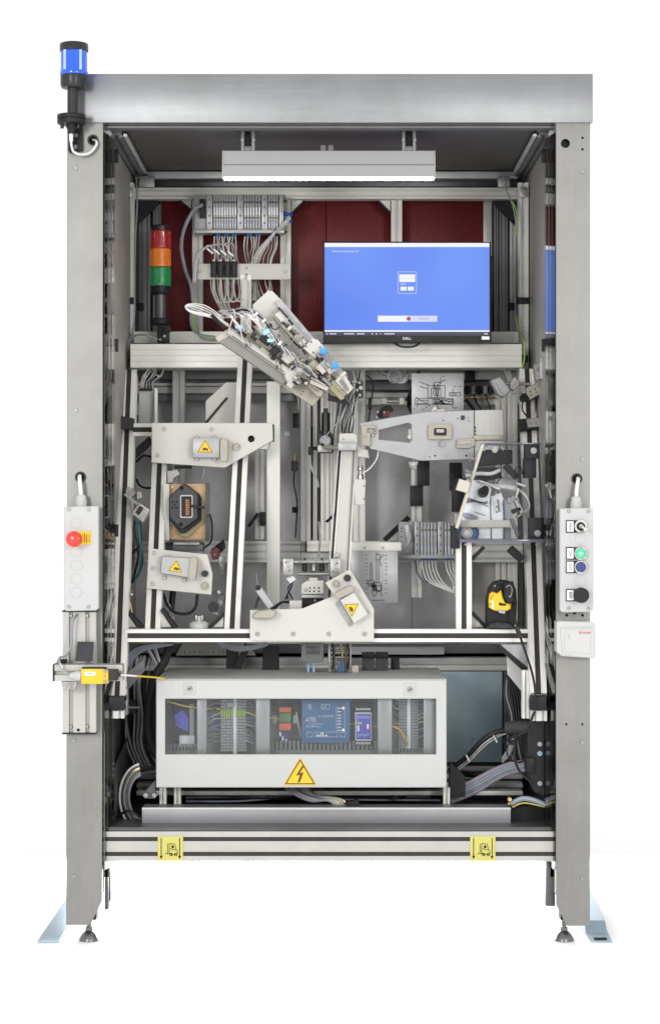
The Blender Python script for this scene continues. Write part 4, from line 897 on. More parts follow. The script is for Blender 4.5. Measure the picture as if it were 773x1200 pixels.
for i, (x, y) in enumerate(((328, 858), (331, 863), (335, 866))): G().seg((x, y), (x + .5, y + 5), 2.2, Yi - .02, .004).to('wire_marker', 'white_print', t); G().tube([(x + .4, y - 6, Yi - .015), (x + .4, y + 3, Yi - .015), (x + 2, y + 16, Yi)], .7).to('wire', 'module_blue', t)
G().tube([(347, 834, Yi - .02), (350, 852, Yi - .02), (357, 874, Yi - .01)], .9).to('wire', 'cream', t)
c = G().box(353.5, 819.5, 410, 867.5, Yi - .035, .05, .8).to('controller', 'controller_blue', t); G().box(352.5, 816.5, 411, 822.5, Yi - .033, .05, .8).to('controller_rim', 'controller_blue', c); G().box(354.5, 867, 409, 871, Yi - .03, .04, .8).to('controller_foot', 'controller_blue', c)
yy = Yi - .0356
text('ATD', 364, 844, 4.3, yy, 'white_print', c, xs=1.05); text('Temperature Dialog Unit', 369.5, 848.2, 1.4, yy, 'white_print', c, xs=.95); text('CX 4511', 364.5, 851.2, 2.5, yy, 'white_print', c); text('controller', 373, 851.8, 1.3, yy, 'white_print', c)
text('fu  AB SYSTEMS', 381.5, 839.4, 2.0, yy, 'white_print', c, xs=1.0); G().box(379, 820.4, 386.5, 822, Yi - .034, .001, 0).to('maker_print', 'white_print', c)
g = G()
for x0, y0, x1, y1 in ((359.5, 858, 366, 863.5), (369.5, 858, 395, 863.5), (398.5, 858, 404.5, 863.5), (361.5, 825.5, 364, 831), (376.5, 825.5, 380, 831), (381.5, 825.5, 386, 831)): lines(g, [(x0, y0, x1, y0), (x1, y0, x1, y1), (x1, y1, x0, y1), (x0, y1, x0, y0)], .35, yy)
lines(g, [(394, 828, 394, 858), (360, 840.6, 370, 840.6), (403.5, 828, 403.5, 858), (362, 826, 363.8, 830.6), (378, 827, 379, 830)], .3, yy)
for y in (829.5, 833.5, 837.5, 841, 844.5, 848, 852, 855.5): g.box(395.2, y, 399.4, y + 1, yy, .0006, 0)
for x in (371, 374, 377.5, 381): g.box(x, 861, x + 2.4, 863, yy, .0006, 0)
g.box(375.5, 858.6, 379, 860.5, yy, .0006, 0); g.to('front_print', 'white_print', c)
G().disc(402, 829.8, 1.5, yy - .001, .002, n=12).to('led', 'led_red', c); G().disc(402, 855.6, 1.4, yy - .001, .002, n=12).to('led', 'led_yellow', c)
c = G().box(416, 835, 435, 868, Yi - .03, .04, .5).to('relay_module', 'white_print', t); G().box(417, 836.5, 434, 866.5, Yi - .032, .003, .2).to('module_front', 'module_blue', c)
G().box(418, 846, 424, 848.6, Yi - .0326, .001, 0).to('yellow_print', 'sticker_yellow', c); g = G().box(418.3, 850, 420.8, 857, Yi - .0326, .001, 0)
for i in range(6): g.box(419 + i * 2.4, 838.5 + (i % 2), 419.6 + i * 2.4, 842, Yi - .0326, .001, 0).box(419 + i * 2.4, 860, 419.6 + i * 2.4, 864 - (i % 3), Yi - .0326, .001, 0)
g.to('white_lettering', 'white_print', c)
for y in (850, 852.8): G().box(429.8, y - 1, 431.8, y + 1, Yi - .033, .001, 0).to('led', 'led_red', c)
g = G()
for i in range(7): g.box(417 + i * 2.5, 830, 418.6 + i * 2.5, 832.4, Yi - .03, .02, .2).box(417 + i * 2.5, 870, 418.6 + i * 2.5, 872.4, Yi - .03, .02, .2)
o = g.to('screw_terminals', 'white_print', t); o['kind'] = 'stuff'
G().box(414.5, 824, 436.5, 834.6, Yi - .02, .03).to('terminal_block', 'rubber', t); G().box(414.5, 868.6, 436.5, 874, Yi - .02, .03).to('terminal_block', 'rubber', t)
k = random.Random(11)
for i in range(26):
    side = i % 2; y = 824 + (i // 2) * 3.6
    x0, x1 = ((258, 244) if side == 0 else (288, 299))
    G().tube([(x0, y, Yi - .02), ((x0 + x1) / 2, y + k.uniform(-2, 4), Yi - .035), (x1, y + k.uniform(2, 9), Yi - .02)], .75, 5, 4).to('wire', k.choice(['cable_blue_grey', 'cable_blue_grey', 'module_blue', 'cable_grey', 'hose_light', 'cable_black']), t)
for i in range(22):
    side = i % 2; y = 821 + (i // 2) * 4.4
    x0, x1 = ((467, 460) if side == 0 else (490, 500))
    G().tube([(x0, y, Yi - .02), ((x0 + x1) / 2, y - 1 + k.uniform(-2, 2), Yi - .03), (x1, y + (5 if side else -4) + k.uniform(0, 4), Yi - .02)], .7, 5, 4).to('wire', k.choice(['cable_grey', 'hose_light', 'cable_blue_grey', 'cable_black']), t)
G().tube([(459, 851, .17), (468, 855, .17), (474, 864, .18), (477, 873, Yi - .02)], 1.1).to('rope_reflection', 'orange_yellow', t)  # solid tubes stand in for the yellow rope mirrored in the window
G().tube([(196, 822, .17), (225, 829, .18), (258, 831, Yi - .03)], .9).to('rope_reflection', 'reflection_yellow', t); G().tube([(288, 834, Yi - .03), (305, 840, .17), (327, 842, Yi - .02)], .7).to('rope_reflection', 'reflection_yellow', t)  # left stretch of the mirrored rope, modelled as tubes
G().tube([(410, 848, Yi), (440, 851, Yi), (459, 851, .17)], .8).to('rope_reflection', 'reflection_yellow', t)
for x in (322, 346): G().box(x - 3, 822, x + 3, 834, Yi - .01, .03).to('relay_socket', 'rubber', t); G().box(x - 2.5, 838, x + 2.5, 848, Yi - .012, .03).to('relay_socket', 'terminal_grey', t)

# ------------------------------------------------------------------ base stickers
for x0, l in ((185, 'yellow forklift sticker with two arrows on left part of the base profile'), (550.5, 'yellow forklift sticker with two arrows on right part of the base profile')):
    t = T('forklift_sticker', l, 'sticker', x0 + 15, 1009, .018, 'forklift stickers on the base profile')
    Y = .0185; G().box(x0, 980, x0 + 29.6, 1009.2, Y, .0012, .1).to('label', 'sticker_yellow', t)
    g = G()
    for x in (x0 + 4, x0 + 25.6): g.seg((x, 982), (x, 1004), .9, Y - .0005, .0008, bev=0).poly([(x - 1.7, 1003), (x + 1.7, 1003), (x, 1007)], Y - .0005, .0008, bev=0)
    g.to('arrow_print', 'ink', t)
    q = x0 + 15.5; g = G()
    lines(g, [(q - 7, 1000.5, q - 1, 1000.5), (q - 2, 988.5, q - 2, 1001), (q - 2, 988.5, q + 4.5, 989.2), (q + 4.5, 989.2, q + 6, 996), (q + 6, 996, q + 7.6, 997), (q + 7.6, 997, q + 7.2, 1001), (q - 1, 994, q + 2, 996), (q + 2, 996, q + 6, 996), (q, 1001.2, q + 5, 1001.2), (q + 1, 990.5, q + 2.4, 994.5), (q - 4, 988.5, q - 4, 1000.5)], .65, Y - .0005, .0008)
    g.poly(hexa(q + 2, 992.4, 1.6, 10), Y - .0005, .0008, bev=0).ring(q + .2, 1001.4, 1.9, .9, Y - .0005, .0008, 14).ring(q + 5.6, 1001.4, 1.9, .9, Y - .0005, .0008, 14).to('forklift_print', 'ink', t)

# ------------------------------------------------------------------ diagonal tool head
t = T('tool_head', 'cream coloured diagonal tool head with hoses, clamps and blue knobs', 'tool head', 290, 400, .36)
Y = .30
G().poly([(296, 357), (314, 340.5), (319, 341), (330, 352), (352, 378), (340, 420), (300, 400)], Y + .06, .006, bev=.5).to('mount_plate', 'white_paint', t)
G().poly([(322, 354), (326, 351.5), (332, 354), (366, 394), (382, 410), (408, 442), (396, 456), (350, 408)], Y + .04, .006, bev=.5).to('second_plate', 'carrier_alu', t)
G().poly([(256.5, 395), (268, 384), (300, 392), (380, 452), (378, 463), (366, 476), (328, 451)], Y + .03, .006, bev=.4).to('base_plate', 'beige_alu', t)
G().poly([(256, 400), (269.5, 393.2), (342, 441.5), (331, 450.5)], Y, .05, bev=.4).to('channel_side', 'channel_grey', t)
G().poly([(252.3, 396), (265.5, 386), (270, 393), (256, 401)], Y - .003, .05, bev=.4).to('channel_end', 'cream', t)
def dia(p0, p1, wd, Y, Tn, m, n, bev=.6): return G().seg(p0, p1, wd, Y, Tn, bev).to(n, m, t)
for a, b in (((268, 387.5), (289.5, 402.5)), ((291.5, 404), (325, 427.5)), ((328, 429.5), (343.5, 440.5))):
    G().rod((*a, Y - .012), (*b, Y - .012), 5.2, n=20).to('cylinder', 'white_paint', t)
for a, b in (((289, 399), (292.5, 406)), ((324.5, 424), (328.5, 432))): dia(a, b, 3.2, Y - .03, .03, 'carrier_alu', 'joint')
G().seg((272, 393.8), (332, 435.5), 1, Y - .024, .004).to('cylinder_groove', 'slot_grey', t)
# upper arm
dia((325, 366), (352, 397), 9, Y + .005, .03, 'white_paint', 'upper_slide'); dia((321, 370), (345, 400), 3, Y + .012, .02, 'beige_alu', 'rail')
dia((326, 360), (337, 372), 2.2, Y, .02, 'rubber', 'seal'); dia((330, 380), (372, 426), 4.6, Y - .004, .02, 'beige_alu', 'rail'); dia((335, 379), (376, 424), 2, Y - .010, .01, 'alu_dark', 'rail_gap')
for p, wd, ln, m in (((346, 392), 7, 9, 'beige_alu'), ((338, 383), 6, 4, 'cream'), ((352, 399), 8, 6, 'cream')): dia(p, (p[0] + ln * .67, p[1] + ln * .74), wd, Y - .018, .02, m, 'slider_block')
G().poly([(355, 408), (366, 396.5), (372, 398), (380, 407), (378, 412), (369, 420)], Y - .02, .03, bev=.7).to('valve_body', 'white_paint', t)
for x, y in ((364.5, 400.5), (375, 407), (358.5, 406), (367, 413)): screw(x, y, 1.2, Y - .022, t, 'alu_dark')
for x, y in ((379, 411.5), (392.3, 428.5)):
    G().disc(x, y, 4.2, Y - .05, .025, n=14).disc(x - .5, y, 2.4, Y - .054, .006, n=14).to('blue_knob', 'blue_knob', t); G().disc(x - 3, y + 2, 2.4, Y - .03, .03).to('knob_stem', 'carrier_alu', t)
for p0, p1, wd, m, dy in (((364, 424), (376, 436), 10, 'beige_alu', -.012), ((372, 428), (380, 437), 6, 'cream', -.03), ((376, 424), (386, 434), 8, 'carrier_alu', -.02), ((371, 418), (378, 422), 5, 'rubber', -.025), ((384, 436), (394, 430), 7, 'cream', -.03), ((382, 425), (390, 431), 4, 'beige_alu', -.035)):
    dia(p0, p1, wd, Y + dy, .03, m, 'clamp_block')
G().poly([(384, 452), (396, 438), (410, 456), (401, 468), (396, 466)], Y - .02, .03, bev=.6).to('front_block', 'beige_alu', t)
G().poly([(384.5, 453.5), (390, 450), (404, 466.5), (399, 469)], Y - .026, .03, bev=.4).to('front_block', 'khaki', t)
G().poly([(392, 446), (402, 436), (414, 455), (407, 462)], Y - .032, .03, bev=.5).to('gripper_jaw', 'cream', t); G().poly([(397, 447), (401, 443.5), (409, 456), (406, 459)], Y - .034, .004, bev=0).to('jaw_slot', 'slot_grey', t)
dia((399, 441), (405, 436), 4.5, Y - .036, .03, 'cream', 'jaw_tab'); G().poly([(384, 460), (388, 463), (408, 470), (409, 474), (384, 469)], Y, .02, bev=.3).to('lower_edge', 'black', t)
screw(393, 458, 1.2, Y - .03, t); screw(404, 449, 1.2, Y - .036, t)
for p0, p1, wd, m, dy in (((331, 377), (345, 393), 2.4, 'rubber', -.012), ((341, 396), (352, 408), 3, 'black', .0), ((349, 404), (358, 415), 2, 'rubber', -.02), ((371, 432), (381, 443), 3, 'black', -.02), ((378, 443), (388, 452), 4, 'channel_grey', -.03), ((366, 437), (372, 443), 4, 'channel_grey', -.03), ((360, 428), (366, 434), 3, 'zinc', -.04), ((388, 440), (393, 445), 2.5, 'rubber', -.036), ((370, 414), (376, 419), 3, 'channel_grey', -.04), ((346, 386), (350, 391), 2.4, 'channel_grey', -.03), ((338, 374), (343, 380), 2.4, 'rubber', -.02)):
    dia(p0, p1, wd, Y + dy, .02, m, 'spacer')
for p0, p1, wd, m in (((341, 433), (346, 429), 2, 'rubber'), ((350, 440), (355, 436), 2.4, 'channel_grey'), ((343, 447), (349, 451), 2.4, 'black'), ((354, 449), (360, 444), 2, 'rubber'), ((361, 450), (372, 457), 1.8, 'channel_grey'), ((357, 437), (363, 441), 2.6, 'zinc'), ((318, 404), (322, 408), 3, 'black'), ((296, 389), (300, 392), 3, 'rubber'), ((284, 383), (288, 387), 3, 'beige_alu'), ((326, 420), (330, 416), 2.4, 'rubber')):
    dia(p0, p1, wd, Y - .045, .02, m, 'small_fitting')
G().poly([(296, 382), (333, 372), (394, 442), (378, 460), (352, 438)], Y + .026, .006, bev=.4).to('middle_plate', 'white_paint', t)
kk = random.Random(77)
for i in range(46):
    u = kk.random(); v = kk.uniform(-9, 9); x = 312 + u * 72 + v * .72; y = 392 + u * 58 - v * .7; a = R(kk.choice([38, 42, 48, 128, 132]))
    l = kk.uniform(2, 5.5); dia((x, y), (x + l * math.cos(a), y + l * math.sin(a)), kk.uniform(1.3, 3.2), Y - kk.uniform(.0, .03), .02, kk.choice(['cream', 'beige_alu', 'channel_grey', 'white_paint', 'zinc', 'rubber', 'carrier_alu', 'black', 'brass']), 'small_fitting', .3)
for i in range(7):
    x = 300 + i * 9; y = 384 + i * 8
    G().tube([(x, y, Y - .02), (x + 6, y - 2 + kk.uniform(-3, 3), Y - .045), (x + 15, y + 9 + kk.uniform(-3, 3), Y - .045), (x + 20, y + 19, Y - .02)], .7, 6).to('hose', kk.choice(['cable_white', 'hose_light', 'cable_black', 'hose_grey']), t)
# lower arm
G().poly([(333, 440), (342, 428), (356, 433), (360, 440), (350, 452), (338, 452)], Y - .022, .03, bev=.7).to('slide_block', 'white_paint', t)
G().poly([(335, 450), (343, 445), (347, 448), (341, 455.5), (337, 453)], Y - .03, .02, bev=.5).to('end_clip', 'white_plastic', t)
for i, (x, y) in enumerate(((344, 441), (348, 437), (352, 443), (347, 447), (356, 447))): dia((x, y), (x + 4, y + 3), 3.4, Y - .034 - .002 * i, .02, ('cream', 'beige_alu', 'rubber', 'zinc', 'cream')[i], 'clamp_piece')
G().poly([(359, 452), (363, 448), (379, 459), (377, 465), (372, 465.5)], Y - .025, .03, bev=.6).to('jaw', 'beige_alu', t); G().poly([(352, 447), (357, 440), (367, 447), (362, 455)], Y - .02, .03, bev=.6).to('jaw_body', 'carrier_alu', t)
dia((363, 447), (384, 456), 5, Y - .032, .02, 'cream', 'finger'); dia((364, 442.5), (382, 452), 2.2, Y - .036, .02, 'brushed_plate', 'finger'); screw(364, 462, 1.8, Y + .028, t); screw(372, 458, 1.4, Y - .026, t)
for x, y in ((352.5, 462), (355, 459), (349.5, 465)): G().disc(x, y, .9, Y + .0295, .001, n=8).to('hole', 'ink', t)
for p0, p1, wd, m, dy in (((305, 408), (315, 416), 6, 'beige_alu', -.02), ((318, 414), (326, 407), 9, 'black', -.045), ((318, 418), (322, 420), 5, 'black', -.04), ((306, 394), (316, 402), 9, 'black', -.04), ((308, 391), (316, 387), 5, 'pale_blue', -.055), ((313, 399), (321, 399), 4, 'pale_blue', -.05), ((276, 382), (284, 384), 5, 'pale_blue', -.045), ((280, 388), (288, 393), 4, 'black', -.035),
                          ((294, 393), (300, 398), 4, 'rubber', -.03), ((330, 416), (340, 424), 8, 'white_paint', -.025), ((336, 414), (344, 422), 6, 'white_paint', -.028)):
    dia(p0, p1, wd, Y + dy, .02, m, 'fitting')
for x, y in ((300, 378.5), (316, 381.5)): G().disc(x, y, 3.2, Y + .02, .03).to('bolt_head', 'rubber', t)
k = random.Random(21)
for i in range(15):
    a = (k.uniform(256, 268), k.uniform(362, 372)); b = (k.uniform(268, 312), k.uniform(380, 398)); mid = ((a[0] + b[0]) / 2 + k.uniform(0, 12), (a[1] + b[1]) / 2 - k.uniform(4, 13))
    G().tube([(*a, Y + .02), (*mid, Y - .05), (*b, Y - .03)], k.choice([.9, 1.2, .8]), 6).to('hose', k.choice(['hose_light', 'cable_white', 'hose_grey', 'hose_light']), t)
for i in range(4): G().tube([(262, 372 + i, Y), (240 - i * 2, 358 + i * 2.2, Y - .03), (222 - i, 356.5 + i, Y - .03), (217.5 + i * .5, 360 + i, Y - .03), (228, 365 + i, Y - .03), (250, 370 + i, Y - .03), (268, 380 + i, Y - .02)], .75, 6).to('hose', ('hose_light', 'cable_white', 'hose_light', 'hose_grey')[i], t)
G().tube([(248, 369, Y - .035), (256, 377, Y - .035), (264, 384, Y - .03)], 2.2).to('cable_sleeve', 'cable_black', t)
for i in range(2): G().tube([(270, 366, Y - .02), (284, 361 + i * 2, Y - .045), (300, 365 + i * 2, Y - .05), (312, 378, Y - .05), (318, 388 + i, Y - .045), (332, 408, Y - .045), (343, 417, Y - .03)], 1.6).to('hose', 'cable_black' if i else 'cable_grey', t)
for x, y in ((300, 368), (309, 376), (328, 402)): dia((x - 2, y + 2), (x + 2, y - 2), 3.2, Y - .06, .004, 'cable_white', 'cable_tie')
G().tube([(314, 381, Y), (322, 386, Y - .03), (328, 383, Y - .02)], .6).to('wire', 'cable_black', t); G().tube([(340, 408, Y - .02), (344, 398, Y - .04), (352, 396, Y - .03), (355, 405, Y - .02)], .6).to('wire', 'cable_grey', t)
k = random.Random(4)
for i in range(22):                                                # small screws and spacers of the two arms
    u = k.random(); x = 336 + u * 66 + k.uniform(-4, 4); y = 392 + u * 64 + k.uniform(-5, 5)
    screw(x, y, k.uniform(.7, 1.3), Y - .042, t, k.choice(['alu_dark', 'zinc', 'brass']))

# ------------------------------------------------------------------ connector fixture
t = T('connector_fixture', 'wooden block with black six sided connector behind clear front', 'test fixture', 219, 634, .34)
Y = .34
G().box(191.3, 567, 198.4, 633.5, Y - .02, .08, .5).to('white_side', 'white_paint', t); G().box(198.5, 567, 241, 632.5, Y, .06, .6).to('wood_block', 'wood', t)
G().poly([(214.5, 570), (236, 582), (239, 588), (239, 612), (220, 630), (213, 629), (198.6, 612), (198.6, 590)], Y - .012, .012, bev=.8).to('gasket', 'khaki', t)
G().poly([(214.5, 566.5), (219, 568), (233.5, 579), (236, 584), (236, 610), (217, 624.5), (211, 624.5), (199, 610), (198.5, 582)], Y - .03, .02, bev=.8).to('connector_rim', 'black', t)
G().poly([(214, 566.5), (229, 576.5), (231.8, 581), (231.5, 607.5), (214, 620), (211, 619), (199, 606), (198.6, 583)], Y - .05, .022, bev=1).to('connector_body', 'anthracite', t)
G().poly(rrect(211, 580, 226, 607, 2), Y - .053, .004, bev=.3).to('socket_frame', 'plaque', t); G().poly(rrect(212.5, 581.5, 224.6, 605.4, 1.5), Y - .054, .004, bev=.2).to('socket', 'black', t)
g = G()
for i in range(7): G().box(217.4, 585.4 + i * 2.7, 222, 587.4 + i * 2.7, Y - .058, .006, .2).to('contact', 'copper', t)
for x, y in ((213, 572), (212, 614.5)): G().disc(x, y, 2.6, Y - .0504, .001).to('hole', 'ink', t)
for x, y in ((202, 570.5), (199.5, 628.5)): screw(x, y, 1.6, Y - .002, t, 'brass')
for p in ((202.5, 588), (207, 588), (202.5, 595), (207, 595), (204.7, 591.5)): G().box(p[0] - 1, p[1] - 1, p[0] + 1, p[1] + 1, Y - .0506, .001, 0).to('code_dot', 'ink', t)
G().seg((224, 593), (239, 595), 3.2, Y - .056, .03).to('latch', 'black', t)
G().wbox(W(242, 566, Y) + Vector((0, -.03, 0)), W(244, 633, Y) + Vector((0, .1, 0))).wbox(W(196, 634, Y) + Vector((0, -.03, 0)), W(244, 635.5, Y) + Vector((0, .1, 0))).to('clear_cover', 'acrylic', t)
G().box(194, 636, 238, 646, Y + .02, .06).to('lower_block', 'dark_steel', t); G().box(203, 634.8, 234, 639, Y - .005, .04).to('support_rail', 'zinc', t)
G().tube([(246, 603, Y + .04), (248.5, 615, Y + .03), (247.5, 634, Y + .03), (240, 642, Y + .04)], 1.1).to('cable', 'cable_black', t)
G().poly([(196, 552), (208, 550), (211, 556), (204, 560), (202, 566), (196, 566)], Y + .05, .04, bev=.8).to('clip', 'white_plastic', t); G().box(204, 545.5, 224, 549, Y + .05, .04).to('bar', 'black', t); G().seg((240, 549), (237, 562), 1, Y + .03, .003).to('pin', 'chrome', t)

# ------------------------------------------------------------------ hand scanner in its cup
t = T('hand_scanner', 'yellow and black hand scanner hanging in a black cup holder', 'scanner', 588, 736, .13)
Y = .13
G().poly([(570, 736), (569.5, 705), (572, 690), (578, 682.5), (588, 679.5), (597, 681), (604, 690), (605.5, 706), (604, 730), (600, 737)], Y + .02, .05, bev=1).to('holder', 'black', t)
G().poly([(571, 736.5), (573, 731), (582, 728.5), (595, 730), (604, 735), (602, 737), (588, 737.4)], Y - .01, .04, bev=1).to('holder_lip', 'black_satin', t)
G().poly([(573.5, 696), (577, 693.5), (582.5, 695.5), (587, 692), (589, 700), (592, 706.5), (598.5, 707.5), (598, 713.5), (593.5, 716), (588, 717), (579, 715.5), (573, 712.5), (572.4, 704)], Y - .005, .03, bev=1.4).to('scanner_body', 'yellow', t)
G().poly([(584, 706), (592.5, 708), (592, 710), (584.5, 709.5)], Y - .007, .01, bev=.3).to('trigger', 'black', t); G().poly([(583.5, 714), (592, 715.5), (591, 719.5), (584, 718)], Y - .008, .01, bev=.3).to('scanner_label', 'terminal_grey', t)
G().poly([(575.5, 704), (577.5, 704), (578.3, 714), (576, 713)], Y - .007, .01, bev=.3).to('scanner_label', 'white_print', t)
for x, y in ((575, 701), (577, 698.5), (574.5, 708)): G().disc(x, y, .8, Y - .0065, .002, n=8).to('vent', 'black', t)
G().poly([(590, 683), (601, 681.5), (603.5, 690), (602, 706), (595, 707.5), (590.5, 700)], Y - .02, .03, bev=1.6).to('scan_head', 'black', t)
G().tube([(592.5, 688, Y - .022), (597, 686, Y - .023), (599.5, 691, Y - .023), (598.5, 698, Y - .022)], .7).to('head_trim', 'chrome', t); G().disc(597, 699, 1.3, Y - .022, .002).to('head_mark', 'chrome', t); screw(579.4, 686.5, 1.1, Y + .018, t)
G().tube([(602, 706, Y), (602.5, 722, Y - .02), (606, 735, Y - .03), (611, 752, Y - .04), (622, 785, .03), (626.5, 810, .01), (626, 832, .02)], 1.4).to('cable', 'cable_black', t)
G().seg((604.5, 735), (610.5, 747.5), 5, Y - .045, .02).to('cable_plug', 'rubber', t)

# ------------------------------------------------------------------ lower valve block
t = T('valve_block', 'narrow valve block with slanted hoses beside the spindle drawing plate', 'valve block', 500, 654, .56)
Y = .56
G().box(467, 611.5, 484, 651, Y + .01, .05).to('end_block', 'terminal_grey', t); G().box(467, 650, 533, 654.5, Y + .002, .05, .3).to('manifold', 'carrier_alu', t)
for y in (619, 623, 629, 635, 640, 645): G().disc(470, y, 1, Y + .0094, .001, n=8).to('hole', 'ink', t)
for x0 in (485, 512.5):
    G().box(x0, 611, x0 + 7, 652, Y, .04).to('separator', 'plaque', t)
    for y in (619, 627.5, 638, 646): screw(x0 + 3.5, y, 1.4, Y, t, 'alu_dark')
sl = [492.6 + i * 3.9 for i in range(5)] + [520.4 + i * 3.9 for i in range(3)]
for x in sl:
    p = G().box(x, 612, x + 3.2, 651.5, Y + .004, .03, .3).to('valve', 'carrier_alu', t)
    G().box(x + .4, 640, x + 2.8, 650, Y + .0025, .004, .1).box(x + .4, 624, x + 2.8, 628, Y + .0025, .004, .1).to('valve_tag', 'tag_pale', p); G().box(x + .8, 620, x + 2.3, 622, Y + .0025, .004, .1).to('push_pin', 'black', p)
    G().lathe(x + 1.6, [(652, 1.5), (656.5, 1.5), (657, 1.1)], Y + .02, 8).to('fitting', 'blue_fitting', t)
    G().tube([(x + 1.6, 656, Y + .02), (x + 3, 668, Y), (x + 10, 682, Y - .02), (532, 690 + (534 - x) * .12, Y - .03), (545, 699, Y)], 1, 6).to('hose', 'hose_light', t)
G().tube([(478, 616, Y - .01), (480, 630, Y - .03), (476, 640, Y - .03), (467, 648, Y - .02), (464.5, 654, Y), (470, 656, Y + .01), (486, 655.5, Y + .02)], 1.9).to('supply_cable', 'hose_grey', t); G().seg((476, 615), (480, 634), 5.5, Y - .02, .02, 1).to('plug', 'cable_white', t)
for i in range(3): G().tube([(487 + i, 656, Y), (489, 672, Y), (497, 682, Y), (512, 683 + i, Y)], 1.3).to('hose', 'cable_blue_grey' if i else 'cable_black', t)

# ------------------------------------------------------------------ clear guard with rolled film and knob
t = T('clear_guard', 'clear acrylic guard box with slanted cream edge and white curved sheets', 'guard', 590, 634, .12)
Y = .12
G().poly([(566, 520), (634, 520), (634, 634.5), (534, 634.5), (533, 622)], Y, .006, bev=.2).to('clear_sheet', 'acrylic', t)
G().poly([(563.5, 521), (567.5, 519.5), (536.5, 620), (533, 618)], Y - .004, .03, bev=.3).to('slanted_edge', 'cream', t)
G().box(565, 518.8, 634, 520.6, Y - .002, .10, .2).to('top_edge', 'acrylic_edge', t); G().box(538, 632, 637, 635.6, Y - .012, .12, .3).to('bottom_sheet', 'acrylic_edge', t)
for x, y, w2, h2 in ((615, 520.4, 17, 16.5), (620, 606.5, 17, 25.5), (529.5, 616, 9, 27)):
    G().box(x, y, x + w2, y + h2, Y + .008, .05, .5).to('corner_block', 'black', t)
G().box(614.5, 537, 628, 560, Y + .03, .06, .6).to('corner_block', 'black', t)
for x, y in ((625, 528), (629.5, 625), (546.8, 624.5), (579.5, 527)):
    G().disc(x, y, 3.9, Y - .004, .006).to('washer', 'zinc', t); screw(x, y, 2.6, Y - .004, t)
for x, y in ((545, 638), (628, 638)): screw(x, y, 1.3, Y - .005, t)
Yb = .20
G().poly([(546, 562), (558, 563), (575.5, 571.5), (573, 590), (560, 588), (548, 583)], Yb - .03, .012, bev=.8).to('white_block', 'film_white', t)
G().disc(566, 577, 6.2, Yb - .062, .035).disc(568, 574, 4.8, Yb - .08, .02).to('black_knob', 'black', t)
G().poly([(543, 589), (560, 587.5), (574, 590), (575, 632), (554, 632), (540, 615), (541.5, 604)], Yb, .02, bev=1).to('film_roll', 'film_white', t)
G().poly([(575, 582), (587, 577), (590, 585), (589, 632), (576, 632)], Yb - .012, .03, bev=1).to('film_sheet', 'film_white', t)
G().poly([(590, 583), (595, 588), (598, 602), (598, 632), (590.5, 632)], Yb + .01, .02, bev=1).to('film_sheet', 'tag_pale', t)
G().poly([(539, 601), (548, 601), (560, 606.5), (558, 609), (545, 608)], Yb - .003, .004, bev=.2).to('blue_part', 'cable_blue_grey', t); G().poly([(538, 618), (549, 617), (561, 620), (559, 632), (540, 632)], Yb - .004, .006, bev=.2).to('blue_part', 'controller_blue', t)
G().ring(551, 625, 10, 8.8, Yb - .008, .006).to('roll_edge', 'cable_black', t); G().disc(546.8, 624.5, 7.2, Yb - .014, .012).to('roll_hub', 'white_plastic', t)
G().tube([(575, 592, Yb - .001), (576, 610, Yb - .002), (575.5, 632, Yb - .002)], .5).tube([(589, 586, Yb - .014), (590, 606, Yb - .014), (589.5, 632, Yb - .014)], .5).tube([(543, 590, Yb - .002), (556, 588, Yb - .002), (572, 594, Yb - .002)], .5).to('film_edge', 'slot_grey', t)
G().disc(594, 571, 13, Yb + .06, .05, n=32).to('motor', 'side_grey', t); G().poly([(566, 527), (600, 527), (600, 543), (560, 546)], Yb + .04, .06, bev=.6).to('dark_housing', 'black', t); G().poly([(560, 548), (585, 548), (588, 560), (558, 566)], Yb + .06, .05, bev=.6).to('dark_housing', 'black', t)
G().tube([(546, 557, Yb - .02), (560, 555, Yb - .03), (575, 555, Yb - .03), (585, 551, Yb - .02)], 2.3).to('white_tube', 'cable_white', t)
for i in range(3): G().tube([(557, 563 + i, Yb - .03), (576, 568 + i, Yb - .04), (600, 570 + i * 1.5, Yb - .03), (614, 578 + i, Yb - .02), (620, 592, Yb - .02), (618 - i * 2, 600, Yb)], 1, 6).to('hose', ('hose_light', 'cable_white', 'hose_light')[i], t)
G().poly([(545, 541), (557, 537), (552, 566), (541, 566)], Y - .02, .03, bev=.5).to('clear_bracket', 'acrylic', t); G().poly([(538, 561), (551, 565), (548, 578), (534, 574)], Y - .03, .03, bev=.6).to('edge_clamp', 'cream', t)
for p0, p1, wd, m in (((604, 586), (612, 602), 5, 'zinc'), ((600, 600), (610, 596), 5, 'cable_black'), ((606, 606), (620, 595), 2, 'zinc'), ((604, 578), (608, 590), 2, 'zinc'), ((592, 545), (606, 560), 7, 'black'), ((570, 522), (566, 528), 3, 'white_plastic'), ((586, 522), (590, 527), 3, 'white_plastic')): G().seg(p0, p1, wd, Yb, .03).to('bracket', m, t)
G().tube([(604, 560, Yb), (604, 549, Yb - .01), (609, 547, Yb - .01), (612, 556, Yb)], .7).to('wire', 'cable_black', t)
G().box(540, 609.5, 603, 618, Yb - .035, .008, .3).to('cross_bar', 'cream', t)
